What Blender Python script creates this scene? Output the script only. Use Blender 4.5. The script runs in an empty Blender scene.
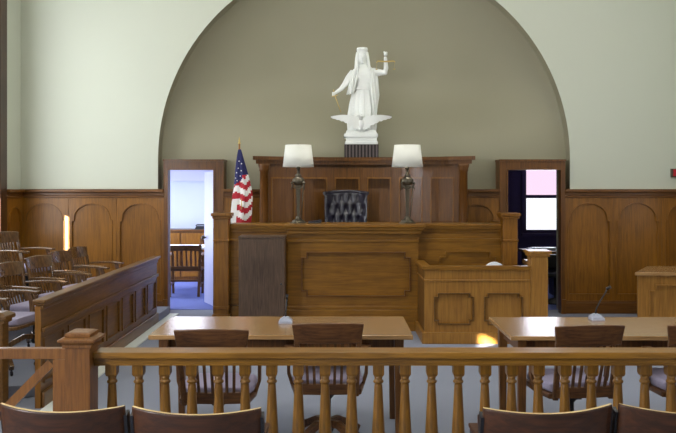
import bpy, bmesh, math, random
from mathutils import Vector, Matrix
from mathutils.geometry import tessellate_polygon
random.seed(7)
S = bpy.context.scene
COL = S.collection
PI = math.pi
EYE, F, VX, VY = 1.75, 800.0, 338.0, 188.0
def PX(px, D): return (px-VX)*D/F
def PZ(py, D): return EYE-(py-VY)*D/F

# ------------------------------------------------------------------ materials
def nt(name):
    m = bpy.data.materials.new(name); m.use_nodes = True
    n = m.node_tree.nodes; l = m.node_tree.links
    return m, n, l, n['Principled BSDF']
def srgb(r, g, b):
    f = lambda c: ((c/255+.055)/1.055)**2.4 if c > 10 else c/255/12.92
    return (f(r), f(g), f(b), 1)
def wood(name, base, dark, stretch='z', rough=.4, scale=1.0, coat=.16, var=.5):
    m, n, l, p = nt(name)
    tc = n.new('ShaderNodeTexCoord'); mp = n.new('ShaderNodeMapping')
    k = {'z': (48, 48, 3.0), 'x': (3.0, 48, 48), 'y': (48, 3.0, 48)}[stretch]
    mp.inputs['Scale'].default_value = tuple(v*scale for v in k)
    no = n.new('ShaderNodeTexNoise'); no.inputs['Scale'].default_value = 1.0
    no.inputs['Detail'].default_value = 6; no.inputs['Roughness'].default_value = .62
    no.inputs['Distortion'].default_value = .6
    no2 = n.new('ShaderNodeTexNoise'); no2.inputs['Scale'].default_value = 1.7; no2.inputs['Detail'].default_value = 3
    l.new(tc.outputs['Object'], mp.inputs['Vector']); l.new(mp.outputs['Vector'], no.inputs['Vector'])
    l.new(tc.outputs['Object'], no2.inputs['Vector'])
    mx = n.new('ShaderNodeMath'); mx.operation = 'MULTIPLY_ADD'
    l.new(no2.outputs['Fac'], mx.inputs[0]); mx.inputs[1].default_value = var
    l.new(no.outputs['Fac'], mx.inputs[2])
    cr = n.new('ShaderNodeValToRGB')
    cr.color_ramp.elements[0].position = .42+.25*var; cr.color_ramp.elements[0].color = dark
    cr.color_ramp.elements[1].position = .62+.55*var; cr.color_ramp.elements[1].color = base
    l.new(mx.outputs[0], cr.inputs['Fac']); l.new(cr.outputs['Color'], p.inputs['Base Color'])
    p.inputs['Roughness'].default_value = rough
    p.inputs['Coat Weight'].default_value = coat; p.inputs['Coat Roughness'].default_value = .18; p.inputs['Specular IOR Level'].default_value = .35
    b = n.new('ShaderNodeBump'); b.inputs['Strength'].default_value = .06; b.inputs['Distance'].default_value = .01
    l.new(no.outputs['Fac'], b.inputs['Height']); l.new(b.outputs['Normal'], p.inputs['Normal'])
    return m
def plain(name, col, rough=.5, metal=0, noise=.0, nscale=20, bump=0, coat=0, spec=.5):
    m, n, l, p = nt(name)
    p.inputs['Roughness'].default_value = rough; p.inputs['Metallic'].default_value = metal
    p.inputs['Coat Weight'].default_value = coat; p.inputs['Specular IOR Level'].default_value = spec
    tc = n.new('ShaderNodeTexCoord'); no = n.new('ShaderNodeTexNoise')
    no.inputs['Scale'].default_value = nscale; no.inputs['Detail'].default_value = 4
    l.new(tc.outputs['Object'], no.inputs['Vector'])
    mx = n.new('ShaderNodeMixRGB'); mx.inputs['Color1'].default_value = tuple(c*(1-noise) for c in col[:3])+(1,)
    mx.inputs['Color2'].default_value = tuple(min(1, c*(1+noise)) for c in col[:3])+(1,)
    l.new(no.outputs['Fac'], mx.inputs['Fac']); l.new(mx.outputs[0], p.inputs['Base Color'])
    if name == 'lamp_shade_fabric':
        tr = n.new('ShaderNodeBsdfTranslucent'); tr.inputs['Color'].default_value = col; ms = n.new('ShaderNodeMixShader'); ms.inputs['Fac'].default_value = .35
        l.new(p.outputs[0], ms.inputs[1]); l.new(tr.outputs[0], ms.inputs[2]); l.new(ms.outputs[0], n['Material Output'].inputs['Surface'])
    if bump:
        b = n.new('ShaderNodeBump'); b.inputs['Strength'].default_value = bump; b.inputs['Distance'].default_value = .005
        l.new(no.outputs['Fac'], b.inputs['Height']); l.new(b.outputs['Normal'], p.inputs['Normal'])
    return m
M = {}
M['oak'] = wood('oak', srgb(140, 91, 22), srgb(106, 65, 13))
M['oakx'] = wood('oak_x', srgb(141, 95, 22), srgb(108, 69, 14), 'x')
M['oaky'] = wood('oak_y', srgb(113, 76, 30), srgb(82, 52, 17), 'y')
M['oakd'] = wood('oak_dark', srgb(112, 69, 19), srgb(78, 46, 11))
M['oakdx'] = wood('oak_dark_x', srgb(115, 71, 19), srgb(80, 46, 11), 'x')
M['casing'] = wood('casing_wood', srgb(74, 44, 20), srgb(48, 27, 12))
M['oakl'] = wood('oak_light', srgb(160, 113, 48), srgb(130, 87, 32))
M['rail'] = wood('rail_wood', srgb(145, 100, 33), srgb(100, 65, 17), 'x')
M['railz'] = wood('baluster_wood', srgb(128, 86, 22), srgb(87, 56, 11), scale=1.6)
M['gate'] = wood('gate_wood', srgb(126, 80, 32), srgb(91, 54, 19), scale=1.5)
M['table'] = wood('table_wood', srgb(168, 130, 86), srgb(140, 104, 62), 'x', rough=.22, coat=.5)
M['tableleg'] = wood('table_leg_wood', srgb(115, 74, 33), srgb(78, 46, 19))
M['chair'] = wood('chair_wood', srgb(104, 67, 35), srgb(61, 35, 17), 'x', scale=1.4)
M['chairz'] = wood('chair_wood_z', srgb(112, 74, 39), srgb(67, 41, 19), scale=1.4)
M['jchair'] = wood('jury_chair_wood', srgb(122, 90, 56), srgb(74, 50, 30), scale=1.4, rough=.25, coat=.7)
M['walnut'] = wood('laminate', srgb(98, 76, 60), srgb(66, 49, 38), scale=1.5, rough=.4, coat=.1)
M['seat'] = wood('plywood_seat', srgb(74, 40, 18), srgb(46, 25, 12), 'x', rough=.5, coat=.08)
M['seatedge'] = wood('plywood_edge', srgb(226, 200, 140), srgb(190, 150, 90), 'x', rough=.3)  # pale colour paints in the lit top edge of the seat backs
M['wall'] = plain('wall_paint', srgb(201, 204, 188), .8, noise=.025, nscale=1.2, spec=.25)
M['niche'] = plain('niche_paint', srgb(152, 147, 124), .5, noise=.03, nscale=2, spec=.35)
M['ceil'] = plain('ceiling_paint', srgb(215, 215, 205), .9)
M['carpet'] = plain('grey_carpet', srgb(138, 142, 156), .95, noise=.16, nscale=160, bump=.3, spec=.1)
M['bcarpet'] = plain('blue_carpet', srgb(108, 118, 176), .95, noise=.1, nscale=140, bump=.3, spec=.1)
M['strip'] = plain('pale_stone_strip', srgb(214, 218, 212), .5, noise=.04, nscale=9)
M['plaster'] = plain('white_plaster', srgb(238, 240, 236), .55, noise=.02, nscale=14)
M['gold'] = plain('gilt', srgb(206, 178, 110), .35, .6)
M['bronze'] = plain('antique_bronze', srgb(92, 84, 70), .38, .65, noise=.3, nscale=40)
M['iron'] = plain('black_iron', srgb(32, 30, 34), .4, .3)
M['leather'] = plain('black_leather', srgb(34, 30, 44), .28, 0, noise=.15, nscale=30, coat=.5)
M['cushion'] = plain('lavender_upholstery', srgb(156, 148, 172), .9, noise=.08, nscale=90)
M['shade'] = plain('lamp_shade_fabric', srgb(242, 242, 236), .8, noise=.01)
M['white'] = plain('white_paper', srgb(238, 240, 246), .6)
M['mic'] = plain('grey_mic_base', srgb(150, 154, 170), .4, .1)
M['plinth'] = plain('dark_plinth', srgb(44, 36, 36), .55, noise=.1)
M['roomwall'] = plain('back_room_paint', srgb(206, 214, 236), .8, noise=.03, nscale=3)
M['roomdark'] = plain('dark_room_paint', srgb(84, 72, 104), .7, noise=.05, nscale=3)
M['leaf'] = plain('pale_door_paint', srgb(188, 190, 220), .4, noise=.04, nscale=3)
M['red'] = plain('red_enamel', srgb(190, 22, 40), .35)
M['flagred'] = plain('flag_red', srgb(178, 24, 44), .75)
M['flagwhite'] = plain('flag_white', srgb(236, 234, 232), .75)
M['flagblue'] = plain('flag_blue', srgb(34, 36, 92), .75)
M['pole'] = wood('flag_pole_wood', srgb(170, 120, 66), srgb(130, 84, 40))
M['blind'] = plain('window_blind', srgb(214, 210, 196), .8)
M['black'] = plain('black_plastic', srgb(24, 24, 28), .4)
def glass(name, col):
    m, n, l, p = nt(name)
    n.remove(p); t = n.new('ShaderNodeBsdfTransparent'); t.inputs['Color'].default_value = col
    g = n.new('ShaderNodeBsdfGlossy'); g.inputs['Roughness'].default_value = .03
    x = n.new('ShaderNodeMixShader'); x.inputs['Fac'].default_value = .05
    l.new(t.outputs[0], x.inputs[1]); l.new(g.outputs[0], x.inputs[2]); l.new(x.outputs[0], n['Material Output'].inputs['Surface'])
    return m
M['glass'] = glass('window_glass', (1, 1, 1, 1))
M['glasspink'] = glass('pink_tinted_glass', srgb(246, 229, 239))
def emit(name, col, s):
    m, n, l, p = nt(name)
    p.inputs['Emission Color'].default_value = col; p.inputs['Emission Strength'].default_value = s
    p.inputs['Base Color'].default_value = col
    return m
M['tube'] = emit('fluorescent_diffuser', (1, .97, .9, 1), 1.5)

# ------------------------------------------------------------------ builders
class MB:
    def __init__(s, mat=None): s.bm = bmesh.new(); s.T = mat or Matrix()
    def v(s, p): return s.bm.verts.new(s.T @ Vector(p))
    def f(s, vs, mi=0, smooth=False):
        try: f = s.bm.faces.new(vs)
        except ValueError: return None
        f.material_index = mi; f.smooth = smooth; return f
    def box(s, x0, x1, y0, y1, z0, z1, mi=0):
        v = [s.v((x, y, z)) for x in (x0, x1) for y in (y0, y1) for z in (z0, z1)]
        for q in ((0,1,3,2), (4,6,7,5), (0,4,5,1), (2,3,7,6), (0,2,6,4), (1,5,7,3)): s.f([v[i] for i in q], mi)
        return s
    def taper(s, c0, w0, d0, c1, w1, d1, mi=0):
        a = [s.v((c0[0]+i*w0/2, c0[1]+j*d0/2, c0[2])) for i, j in ((-1,-1),(1,-1),(1,1),(-1,1))]
        b = [s.v((c1[0]+i*w1/2, c1[1]+j*d1/2, c1[2])) for i, j in ((-1,-1),(1,-1),(1,1),(-1,1))]
        s.f(a[::-1], mi); s.f(b, mi)
        for i in range(4): s.f([a[i], a[(i+1)%4], b[(i+1)%4], b[i]], mi)
        return s
    def lathe(s, prof, c=(0,0,0), n=20, sy=1, mi=0, smooth=True, rot=0):
        rings = []
        for r, z in prof:
            rings.append([s.v((c[0]+r*math.cos(rot+2*PI*k/n), c[1]+r*sy*math.sin(rot+2*PI*k/n), c[2]+z)) for k in range(n)])
        for a, b in zip(rings, rings[1:]):
            for k in range(n): s.f([a[k], a[(k+1)%n], b[(k+1)%n], b[k]], mi, smooth)
        s.f(rings[0][::-1], mi); s.f(rings[-1], mi)
        return s
    def tube(s, pts, r, n=8, mi=0, flat=1.0, closed=False, smooth=True):
        pts = [Vector(p) for p in pts]; N = len(pts)
        rr = r if isinstance(r, (list, tuple)) else [r]*N
        rings = []; up = None
        for i, p in enumerate(pts):
            if closed: d = (pts[(i+1)%N]-pts[i-1]).normalized()
            else: d = (pts[min(i+1, N-1)]-pts[max(i-1, 0)]).normalized()
            if up is None:
                up = Vector((0, 0, 1)) if abs(d.z) < .9 else Vector((0, 1, 0))
            a = d.cross(up)
            if a.length < 1e-4: a = d.cross(Vector((1, .1, 0)))
            a.normalize(); b = a.cross(d).normalized(); up = b
            rings.append([s.v(p+a*rr[i]*math.cos(2*PI*k/n)+b*rr[i]*flat*math.sin(2*PI*k/n)) for k in range(n)])
        prs = list(zip(rings, rings[1:]))+([(rings[-1], rings[0])] if closed else [])
        for a, b in prs:
            for k in range(n): s.f([a[k], a[(k+1)%n], b[(k+1)%n], b[k]], mi, smooth)
        if not closed: s.f(rings[0][::-1], mi); s.f(rings[-1], mi)
        return s
    def bar(s, pts, w, t, side=(1,0,0), mi=0):
        """flat bar along pts: width w along side, thickness t across"""
        pts = [Vector(p) for p in pts]; sd = Vector(side).normalized(); rings = []
        for i, p in enumerate(pts):
            d = (pts[min(i+1, len(pts)-1)]-pts[max(i-1, 0)]).normalized()
            n = d.cross(sd).normalized()
            ww = w[i] if isinstance(w, (list, tuple)) else w
            rings.append([s.v(p+sd*a*ww/2+n*b*t/2) for a, b in ((-1,-1),(1,-1),(1,1),(-1,1))])
        for a, b in zip(rings, rings[1:]):
            for k in range(4): s.f([a[k], a[(k+1)%4], b[(k+1)%4], b[k]], mi)
        s.f(rings[0][::-1], mi); s.f(rings[-1], mi)
        return s
    def plate(s, outer, holes, d0, d1, axis='y', mi=0):
        """polygon (u,v) extruded d0..d1; axis y: (u,d,v); x: (d,u,v); z: (u,v,d)"""
        P = {'y': lambda u, v, d: (u, d, v), 'x': lambda u, v, d: (d, u, v), 'z': lambda u, v, d: (u, v, d)}[axis]
        loops = [outer]+list(holes)
        tri = tessellate_polygon([[Vector((u, v, 0)) for u, v in lp] for lp in loops])
        A, B = [], []
        for lp in loops:
            A.append([s.v(P(u, v, d0)) for u, v in lp]); B.append([s.v(P(u, v, d1)) for u, v in lp])
        fa = [v for l in A for v in l]; fb = [v for l in B for v in l]
        for t in tri:
            s.f([fa[i] for i in t], mi); s.f([fb[i] for i in t][::-1], mi)
        for a, b in zip(A, B):
            for k in range(len(a)): s.f([a[k], a[(k+1)%len(a)], b[(k+1)%len(a)], b[k]], mi)
        return s
    def sphere(s, c, r, n=14, m=9, mi=0):
        rx, ry, rz = r if isinstance(r, (list, tuple)) else (r, r, r)
        top = s.v((c[0], c[1], c[2]+rz)); bot = s.v((c[0], c[1], c[2]-rz)); rings = []
        for i in range(1, m):
            th = PI*i/m
            rings.append([s.v((c[0]+rx*math.sin(th)*math.cos(2*PI*k/n), c[1]+ry*math.sin(th)*math.sin(2*PI*k/n), c[2]+rz*math.cos(th))) for k in range(n)])
        for k in range(n): s.f([top, rings[0][k], rings[0][(k+1)%n]], mi, True); s.f([bot, rings[-1][(k+1)%n], rings[-1][k]], mi, True)
        for a, b in zip(rings, rings[1:]):
            for k in range(n): s.f([a[k], b[k], b[(k+1)%n], a[(k+1)%n]], mi, True)
        return s
def rect(u0, u1, v0, v1): return [(u0, v0), (u1, v0), (u1, v1), (u0, v1)]
def notched(u0, u1, v0, v1, nu, nv=None):
    nv = nv or nu
    return [(u0+nu, v0), (u1-nu, v0), (u1-nu, v0+nv), (u1, v0+nv), (u1, v1-nv), (u1-nu, v1-nv), (u1-nu, v1), (u0+nu, v1), (u0+nu, v1-nv), (u0, v1-nv), (u0, v0+nv), (u0+nu, v0+nv)]
def arched(u0, u1, v0, vs, n=18, ear=.03):
    """arched opening with small shoulder steps at the springing"""
    c = (u0+u1)/2; r = (u1-u0)/2-ear
    pts = [(u0, v0), (u1, v0), (u1, vs-ear), (u1-ear, vs-ear)]
    pts += [(c+r*math.cos(PI*k/n), vs+.82*r*math.sin(PI*k/n)) for k in range(n+1)]
    pts += [(u0+ear, vs-ear), (u0, vs-ear)]
    return pts
def inset(poly, w):
    """mitred inset of a counter-clockwise polygon"""
    out = []; N = len(poly)
    for i in range(N):
        p0, p1, p2 = Vector(poly[i-1]), Vector(poly[i]), Vector(poly[(i+1)%N])
        a = (p1-p0).normalized(); b = (p2-p1).normalized()
        na = Vector((-a.y, a.x)); nb = Vector((-b.y, b.x)); m = (na+nb)
        if m.length < 1e-5: m = na
        m.normalize(); k = w/max(.35, m.dot(na))
        out.append((p1.x+m.x*k, p1.y+m.y*k))
    return out
def link(name, me, parent=None):
    o = bpy.data.objects.new(name, me); COL.objects.link(o)
    if parent: o.parent = parent
    return o
def wloc(o):
    v = Vector((0, 0, 0))
    while o: v += o.location; o = o.parent
    return v
def obj(name, mb, mats, parent=None, world=False, bevel=0, seg=2, smooth=False, label=None):
    """world=True: verts were given in room coordinates; the parent's location is taken off"""
    bm = mb.bm
    bmesh.ops.recalc_face_normals(bm, faces=bm.faces)
    if world and parent: bmesh.ops.translate(bm, verts=bm.verts, vec=-wloc(parent))
    me = bpy.data.meshes.new(name); bm.to_mesh(me); bm.free()
    for m in (mats if isinstance(mats, (list, tuple)) else [mats]): me.materials.append(M[m])
    if smooth:
        for p in me.polygons: p.use_smooth = True
    o = link(name, me, parent)
    if bevel:
        b = o.modifiers.new('b', 'BEVEL'); b.width = bevel; b.segments = seg; b.limit_method = 'ANGLE'; b.angle_limit = .6
        b.harden_normals = False
    if label: o['label'] = label
    return o
def tag(o, label, cat, group=None, kind=None):
    o['label'] = label; o['category'] = cat
    if group: o['group'] = group
    if kind: o['kind'] = kind
    return o
def thing(name, loc, label, cat, group=None, rz=0):
    o = link(name, None); o.location = loc; o.rotation_euler = (0, 0, rz); o.empty_display_size = .1
    return tag(o, label, cat, group)
def struct(name, mb, mats, parent=None, **k):
    o = obj(name, mb, mats, parent, **k)
    if not parent: o['kind'] = 'structure'
    return o
KIDS = {}
def copy_tree(o, parent=None):
    c = o.copy(); COL.objects.link(c)
    if parent: c.parent = parent
    for ch in [x for x in list(COL.objects) if x.parent == o and x is not c]: copy_tree(ch, c)
    return c

# ------------------------------------------------------------------ room shell
XL, XR, D0, H = -4.44, 5.2, 11.2, 6.2
ND = .22
YB = -4.0
struct('floor', MB().box(XL-.3, XR+.3, YB-.3, 11.62, -.1, 0), 'carpet')
struct('ceiling', MB().box(XL-.3, XR+.3, YB-.3, 12.3, H, H+.1), 'ceil')
# back wall with the big arched niche
CX, CZ, R = PX(364, D0), PZ(159, D0), 206*D0/F
WZ = 1.735
arch = [(CX+R*math.cos(PI*k/64), CZ+R*math.sin(PI*k/64)) for k in range(65)]
outline = [(XL-.3, 1.70), (CX-R, 1.70)]+arch[::-1]+[(CX+R, 1.70), (XR+.3, 1.70), (XR+.3, H), (XL-.3, H)]
m = MB().plate(outline, [], D0, D0+ND)
for f in m.bm.faces:
    c = f.calc_center_median(); f.normal_update()
    if abs(f.normal.y) < .5 and (c.x-CX)**2+max(0, c.z-CZ)**2 < (R+.01)**2 and c.z > 1.71 and c.z < H-.1: f.material_index = 1
wb = struct('wall_back', m, ['wall', 'niche'])
# doors (opening x0,x1)
DL = (PX(169, D0), PX(214, D0)); DR = (PX(507, D0), PX(559.5, D0)); DT = PZ(170, D0)
mb = MB()
for a, b in ((XL-.3, DL[0]-.07), (DL[1]+.07, DR[0]-.07), (DR[1]+.07, XR+.3)): mb.box(a, b, D0, D0+ND, 0, 1.70)
struct('lower_wall', mb, 'wall', wb)
e_ = .07; NZ = CZ+.005
wn = struct('wall_niche', MB().plate([(XL-.3, 0), (DL[0]-e_, 0), (DL[0]-e_, DT+e_), (DL[1]+e_, DT+e_), (DL[1]+e_, 0), (DR[0]-e_, 0), (DR[0]-e_, DT+e_), (DR[1]+e_, DT+e_), (DR[1]+e_, 0), (XR+.3, 0), (XR+.3, NZ), (XL-.3, NZ)], [], D0+ND, D0+.42), 'niche')
# shallow plaster shell that hollows the niche above the door heads
m = MB(); NR, NA = 28, 64; g = []
for i_ in range(NR+1):
    rho = 1.004*(i_/NR)**.8; row = []
    for k in range(NA+1):
        a = PI*k/NA; z = CZ+rho*R*math.sin(a); t = min(1, max(0, (z-CZ)/1.3)); t = t*t*(3-2*t)
        row.append(m.v((CX+rho*R*math.cos(a), D0+ND+.62*(max(0, 1-min(1, rho)**2.4))**.62*t, z)))
    g.append(row)
for i_ in range(NR):
    for k in range(NA): m.f([g[i_][k], g[i_][k+1], g[i_+1][k+1], g[i_+1][k]], 0, True)
struct('niche_shell', m, 'niche', wn)
struct('shell_backing', MB().box(XL-.3, XR+.3, D0+1.0, D0+1.1, NZ, H).box(XL-.3, XR+.3, D0+.42, D0+1.0, 2.152, NZ+.03), 'niche', wn)
# side and rear walls
WIN_L = [(8.75, 10.40), (4.6, 6.3), (.3, 2.0), (-3.2, -1.5)]
WIN_R = [(7.6, 9.3), (3.6, 5.3), (-.4, 1.3)]
WZ0, WZ1 = 1.05, 4.7
wl = struct('wall_left', MB().plate(rect(YB-.3, D0, 0, H), [rect(a, b, WZ0, WZ1) for a, b in WIN_L], XL-.3, XL, 'x'), 'wall')
wr = struct('wall_right', MB().plate(rect(YB-.3, D0, 0, H), [rect(a, b, WZ0, WZ1) for a, b in WIN_R], XR, XR+.3, 'x'), 'wall')
struct('wall_rear', MB().box(XL-.3, XR+.3, YB-.3, YB, 0, H), 'wall')

def wainscot(parent, u0, u1, n, T, d, flip=1, base=True):
    """panelling in (u, depth, z) through matrix T; arches n bays"""
    m = MB(T)
    holes = []
    w = (u1-u0)/n
    for k in range(n):
        a, b = u0+k*w+.045, u0+(k+1)*w-.045
        holes.append(arched(a, b, .26, 1.33))
    m.box(u0, u1, 0, .02, .02, 1.70)
    m.plate(rect(u0, u1, .17, 1.62), holes, -.022, 0)
    fr = obj('panelling', m, 'oakd' if False else 'oak', parent)
    m2 = MB(T)
    for h in holes: m2.plate(h, [inset(h, .014)], -.032, -.002)
    for k in range(n+1):
        if 0 < k < n or True:
            x = u0+k*w; m2.box(max(u0, x-.008), min(u1, x+.008), -.028, -.022, .17, 1.60)
    obj('panel_moulding', m2, 'oak', parent)
    m3 = MB(T)
    m3.box(u0, u1, -.045, .02, .0, .15); m3.box(u0, u1, -.035, .02, .15, .175)
    obj('baseboard', m3, 'oakdx' if True else 'oak', parent, bevel=.006)
    m4 = MB(T)
    m4.box(u0, u1, -.04, .02, 1.615, 1.645); m4.box(u0, u1, -.03, .02, 1.645, 1.69); m4.box(u0, u1, -.075, .02, 1.69, WZ)
    obj('cap_moulding', m4, 'oakdx', parent, bevel=.008)
TB = Matrix.Translation((0, D0-.02, 0))
FL = PX(163.5, 11.13)-.0; FR = PX(565.5, 11.13)
wainscot(wb, XL, FL, 3, TB, 0)
wainscot(wb, FR, XR, 3, TB, 0)
wainscot(wb, PX(224, D0), PX(499, D0), 6, TB, 0)
TLm = Matrix.Translation((XL+.02, 0, 0)) @ Matrix.Rotation(PI/2, 4, 'Z')     # u->y, depth->-x ; front (-d) faces +x
# cap above the deep sill of the niche
m = MB()
for a, b in ((CX-R+.002, FL), (PX(224, D0), PX(499, D0)), (FR, CX+R-.002)): m.box(a, b, D0+.001, D0+ND-.001, 1.70, WZ-.005)
struct('niche_sill', m, 'oakdx', wb)
seg = [(YB, WIN_L[3][0]-.2), (WIN_L[3][1]+.2, WIN_L[2][0]-.2), (WIN_L[2][1]+.2, WIN_L[1][0]-.2), (WIN_L[1][1]+.2, WIN_L[0][0]-.2), (WIN_L[0][1]+.22, D0-.02)]
for a, b in seg:
    n = max(1, round((b-a)/.62))
    wainscot(wl, a, b, n, TLm, 0)
def lowpanel(parent, T, a, b):
    m = MB(T); n = 3; w = (b-a)/n
    m.box(a, b, 0, .02, 0, WZ0-.08)
    m.plate(rect(a, b, .17, WZ0-.08), [rect(a+k*w+.06, a+(k+1)*w-.06, .28, WZ0-.2) for k in range(n)], -.022, 0)
    m.box(a, b, -.045, 0, 0, .15)
    obj('low_panelling', m, 'oakd', parent)
for a, b in WIN_L: lowpanel(wl, TLm, a-.2, b+.22)
TRm = Matrix.Translation((XR-.02, 0, 0)) @ Matrix.Rotation(-PI/2, 4, 'Z')
for a, b in [(YB, WIN_R[2][0]-.2), (WIN_R[2][1]+.2, WIN_R[1][0]-.2), (WIN_R[1][1]+.2, WIN_R[0][0]-.2), (WIN_R[0][1]+.2, D0-.02)]:
    wainscot(wr, -b, -a, max(1, round((b-a)/.62)), TRm, 0)
for a, b in WIN_R: lowpanel(wr, TRm, -b-.2, -a+.2)

# windows: casing, sashes, glass, added blinds that block the sun
def window(idx, side, a, b, slots=()):
    x = XL if side == 'L' else XR; s = 1 if side == 'L' else -1
    m = MB()
    def bx(d0, d1, y0, y1, z0, z1): m.box(min(x+s*d0, x+s*d1), max(x+s*d0, x+s*d1), y0, y1, z0, z1)
    bx(0, .05, a-.2, a, WZ0-.08, WZ1+.2); bx(0, .05, b, b+.22, WZ0-.08, WZ1+.2)
    bx(0, .06, a-.2, b+.22, WZ1, WZ1+.22); bx(0, .09, a-.22, b+.24, WZ0-.12, WZ0-.06)
    o = struct('window_%d' % idx, m, 'casing', bevel=.006)
    m = MB()
    def bx2(y0, y1, z0, z1): m.box(min(x-s*.12, x-s*.16), max(x-s*.12, x-s*.16), y0, y1, z0, z1)
    mid = (WZ0+WZ1)/2
    bx2(a, a+.05, WZ0, WZ1); bx2(b-.05, b, WZ0, WZ1); bx2(a, b, WZ0, WZ0+.07); bx2(a, b, WZ1-.06, WZ1); bx2(a, b, mid-.03, mid+.03)
    obj('window_sash', m, 'oakd', o)
    obj('window_pane', MB().box(min(x-s*.145, x-s*.14), max(x-s*.145, x-s*.14), a+.05, b-.05, WZ0+.07, WZ1-.06), 'glass', o)
    obj('window_blind', MB().plate(rect(a, b, WZ0, WZ1), [rect(*q) for q in slots], min(x-s*.06, x-s*.065), max(x-s*.06, x-s*.065), 'x'), 'blind', o)  # unseen blind added to hold back the sun, slots shape its patches
    return o
# sun direction (per metre of +x): +SK in y, -SE in z
SK, SE = 1.3, 0.42
def slot_for(tx, ty, tz): t = tx-(XL-.06); return ty-SK*t, tz+SE*t
window(1, 'L', *WIN_L[0], slots=[(10.18, 10.28, 1.07, 1.66)])
# the low patch of sun at the foot of the witness stand comes through window 3
yy, zz = slot_for(PX(484, 8.95), 8.93, .03)
window(2, 'L', *WIN_L[1])
window(3, 'L', *WIN_L[2], slots=[(yy-.11, yy+.08, zz-.05, zz+.05)])
window(4, 'L', *WIN_L[3])
for i, (a, b) in enumerate(WIN_R): window(5+i, 'R', a, b)

# door frames
def doorway(idx, x0, x1, leaf=None):
    z1 = DT; w = .085
    ox0, ox1 = (PX(163.5, 11.13), PX(223.5, 11.13)) if idx == 1 else (PX(499.8, 11.13), PX(565.5, 11.13))
    top = PZ(161.5, D0)
    m = MB().plate([(ox0, 0), (x0, 0), (x0, z1), (x1, z1), (x1, 0), (ox1, 0), (ox1, top), (ox0, top)], [], D0-.06, D0+.06)
    e = .014
    m.plate([(ox0, 0), (ox0+e, 0), (ox0+e, top-e), (ox1-e, top-e), (ox1-e, 0), (ox1, 0), (ox1, top), (ox0, top)], [], D0+.06, D0+ND-.001)
    m.plate([(x0-.02, .1), (x0, .1), (x0, z1), (x1, z1), (x1, .1), (x1+.02, .1), (x1+.02, z1+.02), (x0-.02, z1+.02)], [], D0-.075, D0-.06)
    m.box(ox0-.01, ox1+.01, D0-.08, D0+ND-.002, top, top+.028)
    m.box(ox0-.006, x0+.0, D0-.085, D0-.05, 0, .2); m.box(x1, ox1+.006, D0-.085, D0-.05, 0, .2)
    return struct('door_%d' % idx, m, 'oakd')
d1 = doorway(1, *DL); d2 = doorway(2, *DR)
hx, hy = DL[1]-.005, D0+.44
tx_, ty_ = PX(206.5, 12.3), 12.22
m = MB(); ang = math.atan2(ty_-hy, tx_-hx); Lw = math.hypot(tx_-hx, ty_-hy)
m.T = Matrix.Translation((hx, hy, 0)) @ Matrix.Rotation(ang, 4, 'Z')
m.box(0, Lw, -.02, .02, .01, DT-.01)
dl = struct('door_leaf', m, 'leaf', d1)
m = MB(); m.T = Matrix.Translation((hx, hy, 0)) @ Matrix.Rotation(ang, 4, 'Z')
m.sphere((Lw-.07, .06, 1.0), .03); m.tube([(Lw-.07, .02, 1.0), (Lw-.07, .06, 1.0)], .012)
m.sphere((Lw-.07, -.06, 1.0), .03); m.tube([(Lw-.07, -.02, 1.0), (Lw-.07, -.06, 1.0)], .012)
obj('door_knob', m, 'bronze', dl)

# rooms behind
m = MB()
RL = (-4.6, -.6, 15.8); YN = D0+.42
m.box(RL[0], RL[1], RL[2], RL[2]+.1, 0, 2.14); m.box(RL[1], RL[1]+.1, YN, RL[2], 0, 2.14)
m.plate(rect(YN, RL[2], 0, 2.14), [], RL[0]-.1, RL[0], 'x')
struct('wall_side_room', m, 'roomwall')
struct('ceiling_side_room', MB().box(RL[0]-.1, RL[1]+.1, YN, RL[2]+.1, 2.14, 2.15), 'ceil')
struct('floor_side_room', MB().box(RL[0]-.1, RL[1]+.1, 11.5, RL[2]+.1, -.1, .004), 'bcarpet')
struct('trim_1', MB().box(RL[0], RL[1], 15.5, 15.8, PZ(181, 15.5), 2.14), 'leaf')
m = MB()
RR = (1.6, 5.6, 14.5)
wx0, wx1, wz0, wz1 = PX(525, 14.5), PX(560, 14.5), PZ(230.5, 14.5), 2.11
m.plate(rect(RR[0], RR[1], 0, 2.14), [rect(wx0, wx1, wz0, wz1)], RR[2], RR[2]+.12)
m.box(RR[0]-.1, RR[0], YN, RR[2], 0, 2.14); m.box(RR[1], RR[1]+.1, YN, RR[2], 0, 2.14)
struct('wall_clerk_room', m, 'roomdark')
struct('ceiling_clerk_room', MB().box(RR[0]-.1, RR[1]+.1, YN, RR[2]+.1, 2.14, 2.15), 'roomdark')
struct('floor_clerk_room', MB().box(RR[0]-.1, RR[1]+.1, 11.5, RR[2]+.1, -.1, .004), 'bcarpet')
m = MB(); y0 = 14.44; mz = PZ(196.5, 14.5)
m.plate(rect(wx0-.06, wx1+.06, wz0-.07, wz1+.05), [rect(wx0+.015, wx1-.015, wz0+.015, mz-.03), rect(wx0+.015, wx1-.015, mz+.03, wz1-.02)], 14.46, 14.5)
m.box(wx0-.08, wx1+.08, 14.40, 14.5, wz0-.10, wz0-.05)
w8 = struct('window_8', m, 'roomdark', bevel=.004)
obj('upper_pane', MB().box(wx0, wx1, 14.53, 14.535, mz, wz1), 'glasspink', w8)
obj('lower_pane', MB().box(wx0, wx1, 14.53, 14.535, wz0, mz), 'glass', w8)

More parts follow.
